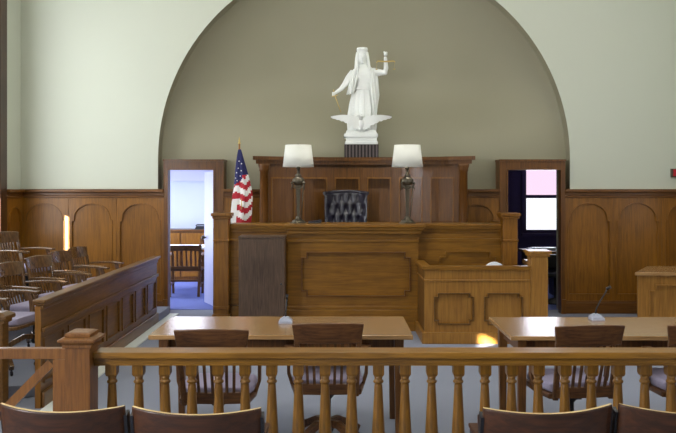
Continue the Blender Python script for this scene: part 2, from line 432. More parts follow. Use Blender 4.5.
# ------------------------------------------------------------------ judge's back screen (curved)
c0 = PX(363, 10.9); hw = 1.37
def arcy(x): return 11.02-.42*(abs(x-c0)/hw)**2
def arcpts(off, h, n=24): return [(c0-h+2*h*k/n, arcy(c0-h+2*h*k/n)-off) for k in range(n+1)]
sc_ = thing('panelled_screen', (c0, 11.1, .0), "curved oak panelled screen with a moulded cornice behind the judge's chair", 'wood screen')
ZT = 2.17; ZF = .55
m = MB().plate(arcpts(0, hw)+[(c0+hw, 11.14), (c0-hw, 11.14)], [], .0, ZT-.1, 'z')
m.plate(arcpts(0, hw)[6:-6]+[(c0+hw/2, 11.40), (c0-hw/2, 11.40)], [], WZ+.005, ZT-.1, 'z')
obj('screen_body', m, 'oakd', sc_, True)
def ribbon(m, x0, x1, z0, z1, o0, o1, n=6):
    """curved slab following the arc, between offsets o0 (back) and o1 (front)"""
    f = [(x0+(x1-x0)*k/n, arcy(x0+(x1-x0)*k/n)-o1) for k in range(n+1)]
    b = [(x0+(x1-x0)*k/n, arcy(x0+(x1-x0)*k/n)-o0) for k in range(n+1)]
    m.plate(f+b[::-1], [], z0, z1, 'z')
m = MB(); xs = [PX(p, 10.75) for p in (268, 299, 331, 364, 396, 427, 457)]
zr = PZ(177, 10.7)
ribbon(m, c0-hw+.02, c0+hw-.02, zr, ZT-.14, 0, .016, 20)
ribbon(m, c0-hw+.02, c0+hw-.02, .55, .80, 0, .016, 20)
for x in xs: ribbon(m, x-.05, x+.05, .80, zr, 0, .016, 2)
obj('frame_rails', m, 'oakd', sc_, True)
for a, b in zip(xs, xs[1:]):
    m = MB(); ribbon(m, a+.05, b-.05, zr-.022, zr, 0, .026, 4); ribbon(m, a+.05, b-.05, .80, .822, 0, .026, 4)
    ribbon(m, a+.05, a+.068, .822, zr-.022, 0, .026, 1); ribbon(m, b-.068, b-.05, .822, zr-.022, 0, .026, 1)
    obj('panel_bead', m, 'oak', sc_, True)
for sx in (-1, 1):
    cx_ = c0+sx*(hw-.05)
    m = MB().lathe([(.075, .55), (.075, .68), (.058, .70), (.06, 1.2), (.055, ZT-.2), (.066, ZT-.19), (.062, ZT-.165), (.075, ZT-.13), (.078, ZT-.1)], (cx_, arcy(cx_)-.035, 0), 18)
    obj('corner_column', m, 'oakd', sc_, True)
m = MB()
m.plate(arcpts(.05, hw+.05)+[(c0+hw+.05, 11.15), (c0-hw-.05, 11.15)], [], ZT-.1, ZT-.05, 'z')
m.plate(arcpts(.085, hw+.085)+[(c0+hw+.085, 11.15), (c0-hw-.085, 11.15)], [], ZT-.05, ZT, 'z')
m.plate(arcpts(.0, hw*.5)+[(c0+hw*.5, 11.40), (c0-hw*.5, 11.40)], [], ZT-.1, ZT, 'z')
obj('cornice', m, 'oakd', sc_, True)

# ------------------------------------------------------------------ judge's bench
bench = thing('judge_bench', (.3, 10.3, 0), "long oak judge's bench with stepped panels and moulded counter", 'desk')
XA, XB = PX(229.3, 9.95), PX(502, 9.95)
PLZ = .5
obj('platform', MB().box(XA-.1, XB+.1, 10.08, 11.13, 0, PLZ), 'carpet', bench, True)
bx0, bx1 = PX(288, 9.8), PX(418, 9.8)
m = MB().box(bx0, bx1, 9.83, 10.08, 0, 1.22)
fr = notched(PX(301, 9.8), PX(411, 9.8), PZ(297, 9.8), PZ(252, 9.8), .065)
m.plate(rect(bx0, bx1, .30, 1.10), [fr], 9.80, 9.83)
obj('centre_front', m, 'oakx', bench, True)
obj('centre_panel_moulding', MB().plate(fr, [inset(fr, .016)], 9.778, 9.825), 'oakdx', bench, True)
m = MB().box(bx0-.02, bx1+.02, 9.77, 10.06, .0, .26).box(bx0-.012, bx1+.012, 9.785, 10.05, .26, .305)
m.box(bx0-.01, bx1+.01, 9.78, 10.05, 1.085, 1.115)
obj('base_moulding', m, 'oakx', bench, True, bevel=.006)
for nm, a, b, pl in (('left_wing_front', XA, bx0, (PX(242, 10), PX(282, 10))), ('right_wing_front', bx1, XB, (PX(440, 10), PX(497, 10)))):
    m = MB().box(a, b, 10.05, 10.10, 0, 1.22)
    h = notched(pl[0], pl[1], .42, .96, .07)
    m.plate(rect(a, b, .3, 1.085), [h], 10.02, 10.05)
    m.plate(h, [inset(h, .015)], 10.008, 10.045)
    m.box(a, b, 10.0, 10.08, 1.085, 1.115); m.box(a, b, 9.99, 10.08, 0, .28)
    obj('wing_front', m, 'oakx', bench, True)
m = MB()
m.box(XA, XB, 9.99, 10.36, 1.265, 1.302); m.box(XA, XB, 10.0, 10.1, 1.235, 1.265); m.box(XA, XB, 10.02, 10.1, 1.20, 1.235)
x0, x1 = PX(284, 9.72), PX(425, 9.72)
m.box(x0, x1, 9.70, 10.36, 1.27, 1.308); m.box(x0+.018, x1-.018, 9.73, 10.05, 1.235, 1.27); m.box(x0+.04, x1-.04, 9.76, 10.05, 1.19, 1.235)
obj('counter_top', m, 'oakx', bench, True, bevel=.007)
for a, b in ((XA-.18, XA), (XB, XB+.18)):
    m = MB().box(a, b, 9.88, 10.08, 0, 1.37)
    m.box(a-.02, b+.02, 9.86, 10.10, 1.37, 1.40).box(a-.035, b+.035, 9.845, 10.115, 1.40, 1.44)
    m.box(a-.012, b+.012, 9.868, 10.09, 1.085, 1.115).box(a-.02, b+.02, 9.86, 10.10, 0, .19).box(a-.012, b+.012, 9.868, 10.09, .25, .29)
    obj('corner_post', m, 'oak', bench, True, bevel=.006)
    s = a+.03 if a < 0 else b-.09
    m = MB().box(s, s+.06, 10.08, 11.10, 0, 1.24); m.box(s-.02, s+.08, 10.08, 11.10, 1.24, 1.30)
    obj('side_wall', m, 'oaky', bench, True, bevel=.006)

# laminate cabinet in front of the left wing
cab = thing('storage_cabinet', (PX(262, 9.4), 9.6, 0), "plain dark brown laminate cabinet standing against the judge's bench", 'cabinet')
ca, cb = PX(238.5, 9.4), PX(284.5, 9.4); ct = PZ(236.5, 9.4)
obj('cabinet_body', MB().box(ca+.003, cb-.003, 9.43, 9.75, 0, ct-.02), 'walnut', cab, True, bevel=.003)
dr = obj('door', MB().box(ca, cb, 9.405, 9.428, .05, ct-.025), 'walnut', cab, True, bevel=.003)
obj('door_lock', MB().lathe([(.012, 0), (.012, .012)], n=12) if False else MB(Matrix.Translation((cb-.04, 9.405, .62)) @ Matrix.Rotation(PI/2, 4, 'X')).lathe([(.013, 0), (.011, .012)], n=12), 'black', dr, True)
obj('cabinet_top', MB().box(ca-.004, cb+.004, 9.40, 9.755, ct-.02, ct), 'white' if False else 'walnut', cab, True, bevel=.003)

# ------------------------------------------------------------------ witness stand
ws = thing('witness_stand', (1.6, 9.4, 0), 'light oak witness stand with two stepped panels and a square corner post', 'witness box')
wa, wb_ = PX(424.5, 9.0), PX(530.5, 9.0)
m = MB().box(wa+.01, wb_, 9.03, 9.06, 0, .82)
hs = [notched(PX(434, 9), PX(474, 9), PZ(325, 9), PZ(293, 9), .042), notched(PX(484, 9), PX(523, 9), PZ(325, 9), PZ(293, 9), .042)]
m.plate(rect(wa, wb_, .13, .71), hs, 9.0, 9.03); m.box(wa, wb_, 9.0, 9.03, .71, .83)
obj('front_panel', m, 'oakl', ws, True)
m = MB()
for h in hs: m.plate(h, [inset(h, .013)], 8.978, 9.025)
obj('panel_moulding', m, 'oaky', ws, True)
m = MB().box(wa-.008, wb_, 8.982, 9.02, .70, .722); m.box(wa-.03, wb_, 8.97, 9.05, 0, .13); m.box(wa-.03, wa+.05, 9.05, 9.76, 0, .13); m.box(wa-.008, wa+.03, 9.02, 9.76, .70, .722)
obj('base_moulding', m, 'oakl', ws, True, bevel=.006)
m = MB().box(wa, wa+.04, 9.03, 9.76, .13, .83)
obj('side_panel', m, 'oaky', ws, True)
m = MB().plate([(wa-.03, 8.965), (wb_, 8.965), (wb_, 9.075), (wa+.075, 9.075), (wa+.075, 9.765), (wa-.03, 9.765)], [], .83, .873, 'z')
obj('cap_rail', m, 'oakx', ws, True, bevel=.008)
m = MB().box(wb_, wb_+.19, 8.97, 9.16, 0, .98).box(wb_-.02, wb_+.21, 8.95, 9.18, .98, 1.01).box(wb_-.035, wb_+.225, 8.935, 9.195, 1.01, 1.045).box(wb_-.0, wb_+.21, 8.95, 9.18, 0, .14)
obj('corner_post', m, 'oakl', ws, True, bevel=.006)
m = MB().box(wb_+.13, wb_+.18, 9.16, 9.87, 0, .83); m.box(wb_+.11, wb_+.2, 9.18, 9.86, .83, .873)
obj('side_panel', m, 'oaky', ws, True)
obj('platform', MB().box(wa+.06, wb_+.12, 9.08, 9.76, 0, .18), 'carpet', ws, True)
wc = thing('witness_chair', (PX(496, 9.45), 9.42, .18), 'pale upholstered chair inside the witness stand, only its rounded back showing', 'chair')
m = MB()
pts = [(.155*math.cos(PI*k/14), .50+.19*math.sin(PI*k/14)) for k in range(15)]
m.plate([(.13, .40), (.165, .50)]+pts[1:-1]+[(-.165, .50), (-.13, .40)], [], .10, .15)
obj('backrest', m, 'white', wc, bevel=.015, seg=3)
obj('seat', MB().box(-.2, .2, -.22, .12, .36, .42), 'white', wc, bevel=.02, seg=3)
for sx in (-1, 1):
    for y in (-.19, .1): obj('leg', MB().taper((sx*.17, y, 0), .025, .025, (sx*.17, y, .37), .035, .035), 'chairz', wc)

# ------------------------------------------------------------------ jury box
jx = -2.36; ja, jb = 6.36, 10.42
jb_ = thing('jury_box', (-3.3, 8.6, 0), 'long oak jury box front with small panels and a sloping-lit cap rail', 'jury box')
jb_['label'] = 'long panelled oak jury box wall with a broad cap rail in front of the jurors'
m = MB().box(jx-.045, jx-.012, ja, jb, .0, .81)
n = 7; w = (jb-ja)/n
hs = [rect(ja+k*w+.05, ja+(k+1)*w-.05, .19, .55) for k in range(n)]
m.plate(rect(ja, jb, 0, .60), hs, jx-.012, jx, 'x'); m.box(jx-.03, jx-.001, ja+.001, jb-.001, .0, .18).box(jx-.012, jx, ja, jb, .60, .81)
obj('front_panel', m, 'oaky', jb_, True)
m = MB()
for h in hs: m.plate(h, [inset(h, .015)], jx-.022, jx+.01, 'x')
obj('panel_moulding', m, 'oaky', jb_, True)
m = MB().box(jx-.06, jx+.03, ja-.01, jb+.01, .815, .84).box(jx-.05, jx+.018, ja-.005, jb, .78, .815)
m.box(jx-.06, jx+.045, ja-.03, jb+.03, .835, .865)
obj('cap_rail', m, 'oaky', jb_, True, bevel=.01)
m = MB().box(jx, jx+.028, ja, jb, .60, .635).box(jx, jx+.025, ja, jb, 0, .13)
obj('base_moulding', m, 'oaky', jb_, True, bevel=.008)
m = MB().box(jx-.045, jx-.0, ja-.012, ja, 0, .81)
obj('end_panel', m, 'oak', jb_, True)
m = MB().plate([(XL, 6.62), (jx-.5, 6.62), (jx-.25, 6.66), (jx-.08, 6.8), (jx-.08, 10.42), (jx+.02, 10.42), (jx+.02, 11.12), (XL, 11.12)], [], 0, .105, 'z')
obj('platform', m, 'carpet', jb_, True, bevel=.01)
obj('rear_platform', MB().box(XL, -3.40, 6.9, 11.12, .105, .325), 'carpet', jb_, True, bevel=.01)
struct('trim_2', MB().box(jx+.029, jx+.15, 6.0, 11.1, 0, .012), 'strip')
m = MB(); px_ = PX(-2, 6.25)
m.box(px_-.06, px_+.06, 6.19, 6.31, 0, .70).box(px_-.08, px_+.08, 6.17, 6.33, .70, .73).taper((px_, 6.25, .73), .20, .20, (px_, 6.25, .76), .20, .20)
m.taper((px_, 6.25, .76), .20, .20, (px_, 6.25, .785), .12, .12)
np_ = thing('newel_post', (px_, 6.25, 0), 'short capped oak post at the near entrance of the jury box', 'post')
obj('post_shaft', m, 'oaky', np_, True, bevel=.006)
m = MB().box(XL+.05, px_-.06, 6.22, 6.28, .0, .66).box(XL+.05, px_-.06, 6.18, 6.32, .66, .70)
obj('end_wall', m, 'oakx', np_, True, bevel=.006)

# ------------------------------------------------------------------ swivel armchairs
def make_armchair(wz, wx, label, group, al=0.0):
    """faces +Y; back towards -Y"""
    t = thing('wooden_armchair', (0, 0, 0), label, 'chair', group)
    def backy(z): return -.20-.10*(z-.44)/.45
    def bow(x, a=.035): return -a*(1-(x/.23)**2)
    # crest rail, bowed and slightly wider at the top, with a soft arch
    m = MB(); N = 12; rows = []
    for j, zt in enumerate((0, .5, 1)):
        hwid = .212+.018*zt; row = []
        for k in range(N+1):
            x = -hwid+2*hwid*k/N
            z = .76+.125*zt+(.012*(1-(x/hwid)**2) if j == 2 else 0)
            row.append((x, backy(z)+bow(x), z))
        rows.append(row)
    F_ = [[m.v((x, y-.012, z)) for x, y, z in r] for r in rows]; B_ = [[m.v((x, y+.012, z)) for x, y, z in r] for r in rows]
    for A in (F_, B_):
        for j in range(2):
            for k in range(N): m.f([A[j][k], A[j][k+1], A[j+1][k+1], A[j+1][k]])
    for k in range(N): m.f([F_[0][k], F_[0][k+1], B_[0][k+1], B_[0][k]]); m.f([F_[2][k], F_[2][k+1], B_[2][k+1], B_[2][k]])
    for j in range(2): m.f([F_[j][0], F_[j+1][0], B_[j+1][0], B_[j][0]]); m.f([F_[j][N], F_[j+1][N], B_[j+1][N], B_[j][N]])
    obj('crest_rail', m, wx, t, bevel=.006)
    for s in (-1, 1):
        obj('back_post', MB().bar([(s*.185, backy(.40), .40), (s*.19, backy(.6)-.005, .6), (s*.20, backy(.78), .78)], .034, .026), wz, t, bevel=.004)
    for k in range(7):
        x = -.135+.045*k
        obj('back_slat', MB().bar([(x*.95, backy(.47)+bow(x)*.6, .47), (x, backy(.62)+bow(x)-.004, .62), (x*1.03, backy(.77)+bow(x), .77)], .018, .010), wz, t)
    m = MB(); pts = [(-.185+.37*k/8, backy(.45)+bow(-.185+.37*k/8)*.6, .45) for k in range(9)]
    m.bar(pts, .07, .026, side=(0, 0, 1)); obj('lower_rail', m, wx, t, bevel=.005)
    obj('seat', MB().plate([(-.22, -.17), (.22, -.17), (.245, .0), (.24, .22), (.20, .26), (-.20, .26), (-.24, .22), (-.245, 0)], [], .40, .435, 'z'), wx, t, bevel=.008)
    m = MB().plate([(-.20, -.16), (.20, -.16), (.235, -.02), (.232, .20), (.18, .245), (-.18, .245), (-.232, .20), (-.235, -.02)], [], .435, .50, 'z')
    obj('seat_cushion', m, 'cushion', t, bevel=.025, seg=4)
    for s in (-1, 1):
        m = MB().bar([(s*.205, backy(.67)+.005, .675), (s*.245, -.08, .685), (s*.262, .08-al*.6, .685), (s*.25, .2-al, .675)], [.035, .05, .06, .07], .022, side=(1, 0, 0))
        obj('arm', m, wx, t, bevel=.006)
        m = MB().bar([(s*.232, .12-al*.7, .41), (s*.262, .13-al*.7, .50), (s*.264, .12-al*.7, .60), (s*.254, .10-al*.7, .675)], .045, .022, side=(0, 1, 0))
        obj('arm_support', m, wz, t, bevel=.004)
        
    m = MB().lathe([(.03, .10), (.045, .13), (.03, .17), (.022, .18), (.022, .33), (.05, .36), (.07, .38), (.07, .40)], n=16)
    m.box(-.13, .13, -.02, .02, .38, .402); m.box(-.02, .02, -.13, .13, .38, .402)
    obj('pedestal', m, 'iron', t)
    for k in range(4):
        a = PI/4+k*PI/2; c, s = math.cos(a), math.sin(a); sd = (-s, c, 0)
        pts = [(.02*c, .02*s, .17), (.10*c, .10*s, .175), (.2*c, .2*s, .13), (.30*c, .30*s, .07)]
        lg = obj('leg', MB().bar(pts, .042, .05, side=sd), wx, t, bevel=.006)
        m = MB(Matrix.Translation((.29*c, .29*s, .025)) @ Matrix.Rotation(a, 4, 'Z') @ Matrix.Rotation(PI/2, 4, 'X')).lathe([(.018, -.011), (.025, -.006), (.025, .006), (.018, .011)], n=14)
        m.T = Matrix(); m.tube([(.29*c, .29*s, .03), (.285*c, .285*s, .075)], .009)
        obj('caster', m, 'iron', lg)
    return t
ch0 = make_armchair('chairz', 'chair', 'brown slat-back swivel armchair at the left end of the near counsel table', 'swivel armchairs at the counsel tables', .15)
def place(src, first, x, y, z, rz, label):
    o = src if first else copy_tree(src)
    o.location = (x, y, z); o.rotation_euler = (0, 0, rz); o['label'] = label
    return o
place(ch0, True, PX(211.5, 4.88), 4.88+.29, 0, 0, 'brown slat-back swivel armchair behind the railing, at the left counsel table nearer the jury box')
for px, d, r, lb in ((327, 5.10, .02, "brown slat-back swivel armchair with its back to the railing, under the judge's chair"),
                     (584, 5.02, .12, 'brown slat-back swivel armchair at the left end of the right counsel table'),
                     (707, 5.03, -.06, 'brown slat-back swivel armchair cut off by the right edge of the photo')):
    place(ch0, False, PX(px, d), d+.29, 0, r, lb)
jc0 = make_armchair('jchair', 'jchair', 'x', "jurors' armchairs in the jury box")
jl = [(-3.02, 10.12, .105, 'worn juror armchair in the front row closest to the back wall'),
      (-3.02, 9.46, .105, 'worn juror armchair in the front row, second from the back wall'),
      (-3.02, 8.74, .105, 'worn juror armchair in the front row, third from the back wall'),
      (-3.02, 7.98, .105, 'worn juror armchair in the front row, fourth from the back wall'),
      (-3.02, 7.22, .105, 'juror armchair nearest the jury box entrance, grey seat cushion showing above the opening'),
      (-3.74, 9.62, .325, 'raised juror armchair in the rear row against the panelled wall')]
for i, (x, y, z, lb) in enumerate(jl):
    place(jc0, i == 0, x, y, z, -PI/2-[.18, .24, .28, .2, .16, .26][i], lb)

# ------------------------------------------------------------------ counsel tables
def make_table():
    t = thing('counsel_table', (0, 0, 0), 'x', 'table', 'counsel tables')
    W, Dp = 1.78, .80
    obj('table_top', MB().box(0, W, 0, Dp, .73, .76), 'table', t, bevel=.004)
    obj('apron', MB().box(.11, W-.11, .12, .14, .64, .73).box(.09, W-.09, Dp-.10, Dp-.08, .62, .73).box(.09, .11, .1, Dp-.1, .62, .73).box(W-.11, W-.09, .1, Dp-.1, .62, .73), 'tableleg', t)
    for x in (.09, W-.09):
        for y in (.09, Dp-.09): obj('leg', MB().taper((x, y, 0), .045, .045, (x, y, .73), .065, .065), 'tableleg', t, bevel=.004)
    return t
t1 = make_table(); t1.location = (PX(148, 5.37), 5.37, 0); t1['label'] = "long pale oak counsel table before the judge's bench, two armchairs drawn up"
t2 = copy_tree(t1); t2.location = (PX(511, 5.34), 5.34, 0); t2['label'] = 'long pale oak counsel table reflecting the bright side-room window'

def make_mic():
    t = thing('desk_microphone', (0, 0, .76), 'x', 'microphone', 'gooseneck microphones')
    t.scale = (.95, .95, .86)
    m = MB().taper((0, 0, 0), .105, .11, (0, 0, .022), .10, .10).taper((0, .01, .022), .10, .10, (0, .02, .05), .035, .04)
    obj('mic_base', m, 'mic', t, bevel=.003)
    return t
mc = make_mic(); mc.location = (PX(285.5, 5.86), 5.88, .76)
mc['label'] = 'grey wedge-based microphone on the left counsel table'
obj('gooseneck', MB().tube([(0, .02, .045), (.0, .02, .09), (.003, .03, .14), (.006, .04, .20)], .006), 'black', mc)
obj('mic_head', MB().tube([(.006, .04, .195), (.008, .045, .235)], [.010, .011]), 'black', mc)
mc2 = copy_tree(mc) if False else make_mic(); mc2.location = (PX(596.5, 6.02), 6.02, .76)
mc2['label'] = 'grey wedge-based microphone with a bent gooseneck on the right counsel table'
obj('gooseneck', MB().tube([(0, .02, .045), (.005, .02, .09), (.035, .03, .15), (.08, .035, .225), (.10, .035, .27)], .006), 'black', mc2)
obj('mic_head', MB().tube([(.09, .035, .265), (.125, .035, .28)], [.013, .014]), 'black', mc2)

# ------------------------------------------------------------------ bar railing, post and gate
rl = thing('bar_railing', (-1.3, 4.39, 0), 'long oak balustrade separating the public seats from the counsel tables', 'railing')
RX0, RX1 = -1.324, 4.9
obj('top_rail', MB().box(RX0, RX1, 4.34, 4.435, .795, .835).box(RX0, RX1, 4.315, 4.46, .828, .862), 'rail', rl, True, bevel=.004)
obj('lower_moulding', MB().box(RX0, RX1, 4.345, 4.43, .785, .80), 'rail', rl, True)
obj('bottom_rail', MB().box(RX0, RX1, 4.34, 4.44, .06, .13).box(RX0, RX1, 4.36, 4.42, 0, .06), 'rail', rl, True, bevel=.006)
def bal_mesh():
    m = MB()
    m.box(-.03, .03, -.03, .03, .735, .786); m.taper((0, 0, .722), .05, .05, (0, 0, .735), .06, .06)
    m.lathe([(.020, .10), (.020, .70), (.021, .725)], n=6) if False else None
    prof = [(.028, .20), (.030, .215), (.024, .225), (.031, .245), (.038, .30), (.039, .36), (.035, .42), (.0305, .50), (.0255, .60), (.0215, .672), (.020, .680), (.027, .684), (.029, .690), (.027, .696), (.021, .700), (.021, .706), (.025, .722)]
    m.lathe(prof, n=20)
    m.box(-.03, .03, -.03, .03, .13, .20)
    return m
b0 = obj('baluster', bal_mesh(), 'railz', rl)
x = PX(112.2, 4.39); k = 0
while x < RX1:
    b = b0 if k == 0 else b0.copy()
    if k: COL.objects.link(b)
    b.location = (x-rl.location.x, 0, 0); x += 26.62*4.39/F; k += 1
def capped_post(t, xc, y0, y1):
    w = .0665
    m = MB().box(xc-w, xc+w, y0, y1, 0, .905)
    m.box(xc-w-.012, xc+w+.012, y0-.012, y1+.012, .895, .912)
    yc = (y0+y1)/2; d = y1-y0
    m.taper((xc, yc, .912), 2*w+.02, d+.02, (xc, yc, .928), 2*w+.06, d+.05)
    m.box(xc-w-.032, xc+w+.032, y0-.03, y1+.03, .928, .943)
    m.taper((xc, yc, .943), 2*w+.05, d+.05, (xc, yc, .952), 2*w+.01, d+.01)
    m.box(xc-w-.002, xc+w+.002, y0, y1, .952, .970); m.taper((xc, yc, .970), 2*w, d, (xc, yc, .976), 2*w-.03, d-.03)
    m.box(xc-w-.012, xc+w+.012, y0-.012, y1+.012, 0, .14)
    return m
obj('newel_post', capped_post(rl, -1.391, 4.27, 4.42), 'gate', rl, True, bevel=.003)
obj('newel_post', capped_post(rl, 4.97, 4.27, 4.42), 'gate', rl, True, bevel=.003)
gt = thing('swing_gate', (-1.9, 4.37, 0), 'oak swing gate with a diagonal brace beside the capped post', 'gate')
obj('top_rail', MB().box(-2.285, -1.475, 4.335, 4.385, .822, .880), 'gate', gt, True, bevel=.004)
obj('hinge_stile', MB().box(-1.548, -1.476, 4.338, 4.382, .05, .822), 'gate', gt, True, bevel=.004)
obj('latch_stile', MB().box(-2.285, -2.225, 4.338, 4.382, .05, .822), 'gate', gt, True, bevel=.004)
obj('bottom_rail', MB().box(-2.225, -1.548, 4.338, 4.382, .05, .13), 'gate', gt, True, bevel=.004)
obj('diagonal_brace', MB().bar([(-1.56, 4.36, .80), (-2.215, 4.36, .135)], .03, .048, side=(0, 1, 0)), 'gate', gt, True)
rl2 = thing('bar_railing', (-2.4, 4.35, 0), 'short run of oak balustrade beyond the swing gate', 'railing')
obj('newel_post', capped_post(rl2, -2.375, 4.27, 4.42), 'gate', rl2, True, bevel=.003)
obj('top_rail', MB().box(-4.38, -2.44, 4.315, 4.46, .80, .862), 'rail', rl2, True, bevel=.008)
obj('bottom_rail', MB().box(-4.38, -2.44, 4.34, 4.44, 0, .13), 'rail', rl2, True)
for k in range(13):
    b = b0.copy(); COL.objects.link(b); b.parent = rl2; b.location = (-2.55-.1465*k+2.4, .04, 0)

# ------------------------------------------------------------------ public seats (seen from behind)
def theatre_seat(x0, x1, yl, yr, zl, zr, label):
    xc = (x0+x1)/2; t = thing('theater_seat', (xc, 3.5, 0), label, 'seat', 'folding public seats')
    hw_ = (x1-x0)/2-.012; N = 20
    m = MB(); rows_f, rows_b = [], []
    for j, q in enumerate((0, .2, .5, .8, .97, 1)):
        f, b = [], []
        for k in range(N+1):
            u = -1+2*k/N; x = u*hw_
            yy = (yl+(yr-yl)*(k/N))-.085*(1-u*u)-.10*(q)+.1
            zt = zl+(zr-zl)*k/N-.010*(1-u*u)
            z = .42+(zt-.42)*q
            rnd = .012 if j == 5 else .0
            f.append(m.v((x, yy-3.5+.000+rnd*.3, z))); b.append(m.v((x, yy-3.5+.024-rnd*.2, z)))
        rows_f.append(f); rows_b.append(b)
    for A in (rows_f, rows_b):
        for j in range(5):
            for k in range(N): m.f([A[j][k], A[j][k+1], A[j+1][k+1], A[j+1][k]], 0, True)
    for k in range(N):
        m.f([rows_f[0][k], rows_f[0][k+1], rows_b[0][k+1], rows_b[0][k]])
        m.f([rows_f[5][k], rows_f[5][k+1], rows_b[5][k+1], rows_b[5][k]], 1)
    for j in range(5):
        for k in (0, N): m.f([rows_f[j][k], rows_f[j+1][k], rows_b[j+1][k], rows_b[j][k]])
    obj('backrest', m, ['seat', 'seatedge'], t)
    m = MB().bar([(0, .10, .42), (0, .16, .50), (0, .20, .62), (0, .21, .70)], hw_*1.86, .03)
    obj('folding_seat', m, 'seat', t, bevel=.006)
    for s, nm in ((-1, 'frame'), (1, 'frame')):
        sx = s*(hw_+.004)
        m = MB().bar([(sx, .02, .0), (sx, .03, .3), (sx, .055, .45), (sx, .02, .62), (sx, -.02, (zl if s < 0 else zr)-.035)], .014, .05)
        m.bar([(sx, -.12, .012), (sx, .2, .012)], .014, .024)
        ax = s*(hw_-.006)
        m.bar([(ax, 0.03, .60), (ax, .16, .61), (ax, .30, .60)], .018, .02)
        fr = obj('iron_frame', m, 'iron', t)
        obj('armrest', MB().bar([(ax-s*.01, .06, .625), (ax-s*.01, .32, .62)], .045, .02), 'seat', fr, bevel=.005)
    return t
def sx_(px): return PX(px, 3.45)
theatre_seat(sx_(-1), sx_(126.5), 3.43, 3.45, PZ(404.5, 3.42), PZ(407, 3.44), 'dark bent-plywood public seat in front of the swing gate')
theatre_seat(sx_(129), sx_(263.5), 3.45, 3.45, PZ(407.5, 3.44), PZ(409, 3.44), 'dark bent-plywood public seat beside the aisle, right of the capped post')
theatre_seat(sx_(481), sx_(613.5), 3.45, 3.43, PZ(409, 3.44), PZ(405, 3.42), 'dark bent-plywood public seat across the aisle, in front of the right counsel table')
theatre_seat(sx_(616), sx_(748), 3.43, 3.45, PZ(405, 3.42), PZ(410, 3.44), 'dark bent-plywood public seat cut off at the right edge of the photo')

# ------------------------------------------------------------------ reporter's desk on the right
rd = thing('side_desk', (3.9, 9.7, 0), 'light oak desk with a stepped front panel below the arched wall panels', 'desk')
fx0 = PX(637, 9.4)
plan = [(fx0, 9.40), (4.75, 9.33), (4.75, 10.1), (fx0+.42, 10.1)]
m = MB().plate(plan, [], 0, .725, 'z')
a_ = math.atan2(-.07, 4.75-fx0)
m.T = Matrix.Translation((fx0, 9.40, 0)) @ Matrix.Rotation(a_, 4, 'Z')
h = notched(.13, 1.1, .14, .62, .07)
m.plate(rect(0, 1.2, 0, .725), [h], -.03, 0); m.plate(h, [inset(h, .014)], -.042, -.002)
obj('desk_body', m, 'oakl', rd, True)
m = MB().plate([(fx0-.05, 9.33), (4.78, 9.26), (4.78, 10.12), (fx0+.40, 10.12)], [], .725, .765, 'z')
obj('desk_top', m, 'table', rd, True, bevel=.006)

# ------------------------------------------------------------------ lamps
def make_lamp():
    t = thing('table_lamp', (0, 0, 0), 'x', 'lamp', "tall bronze lamps on the judge's bench")
    m = MB().lathe([(.11, 0), (.11, .012), (.085, .02), (.08, .035), (.05, .05), (.035, .07), (.03, .085)], n=8, smooth=False, rot=PI/8)
    obj('lamp_base', m, 'bronze', t)
    m = MB().taper((0, 0, .08), .032, .032, (0, 0, .46), .052, .052)
    m.box(-.036, .036, -.036, .036, .455, .475)
    obj('lamp_column', m, 'bronze', t, bevel=.003)
    m = MB().tube([(.035, -.02, .085), (.055, -.02, .30), (.068, -.02, .47)], .006)
    obj('side_rod', m, 'bronze', t)
    m = MB().lathe([(.03, .47), (.06, .49), (.078, .52), (.072, .555), (.045, .575), (.03, .585), (.045, .60), (.028, .615), (.018, .63), (.018, .68), (.03, .685), (.03, .70), (.012, .705), (.012, .74)], n=20)
    obj('urn_neck', m, 'bronze', t)
    m = MB(); R_ = .07
    m.tube([(R_*1.05*math.cos(a), -.075, .50-R_*.95*abs(math.sin(a))) for a in [PI*k/16 for k in range(17)]], .009)
    m.sphere((-.074, -.075, .505), .018); m.sphere((.074, -.075, .505), .018)
    m.tube([(-.074, -.075, .50), (-.078, -.075, .42)], .007); m.tube([(.074, -.075, .50), (.078, -.075, .42)], .007)
    m.tube([(-.074, -.075, .505), (-.05, -.04, .52)], .008); m.tube([(.074, -.075, .505), (.05, -.04, .52)], .008)
    obj('garland', m, 'bronze', t)
    m = MB(); n = 40; z0, z1, r0, r1 = .705, .98, .196, .163
    ro = [[m.v((r*math.cos(2*PI*k/n), r*math.sin(2*PI*k/n), z)) for k in range(n)] for r, z in ((r0, z0), (r1, z1), (r1-.006, z1), (r0-.006, z0))]
    for i in range(4):
        a, b = ro[i], ro[(i+1)%4]
        for k in range(n): m.f([a[k], a[(k+1)%n], b[(k+1)%n], b[k]], 0, True)
    sh = obj('lamp_shade', m, 'shade', t)
    m = MB().tube([(0, 0, .73), (0, 0, .97)], .004)
    for a in (0, 2*PI/3, 4*PI/3): m.tube([(0, 0, .965), (.16*math.cos(a), .16*math.sin(a), .972)], .003)
    m.sphere((0, 0, .985), .012)
    obj('harp', m, 'bronze', sh)
    return t
l1 = make_lamp(); l1.location = (PX(298.3, 10.02), 10.02, 1.308); l1['label'] = "tall bronze lamp with a white drum shade on the bench, nearer the flag"
l2 = copy_tree(l1); l2.location = (PX(407.3, 10.02), 10.02, 1.308); l2.rotation_euler = (0, 0, 0); l2['label'] = "tall bronze lamp with a white drum shade on the bench, nearer the witness stand"
for l_ in (l1, l2):
    L = bpy.data.lights.new('lamp_bulb', 'POINT'); L.energy = 5; L.shadow_soft_size = .04; L.color = (1, .97, .92)  # added light inside the shade to even out its white
    o = link('lamp_bulb', L); o.location = (l_.location.x, l_.location.y, l_.location.z+.90)
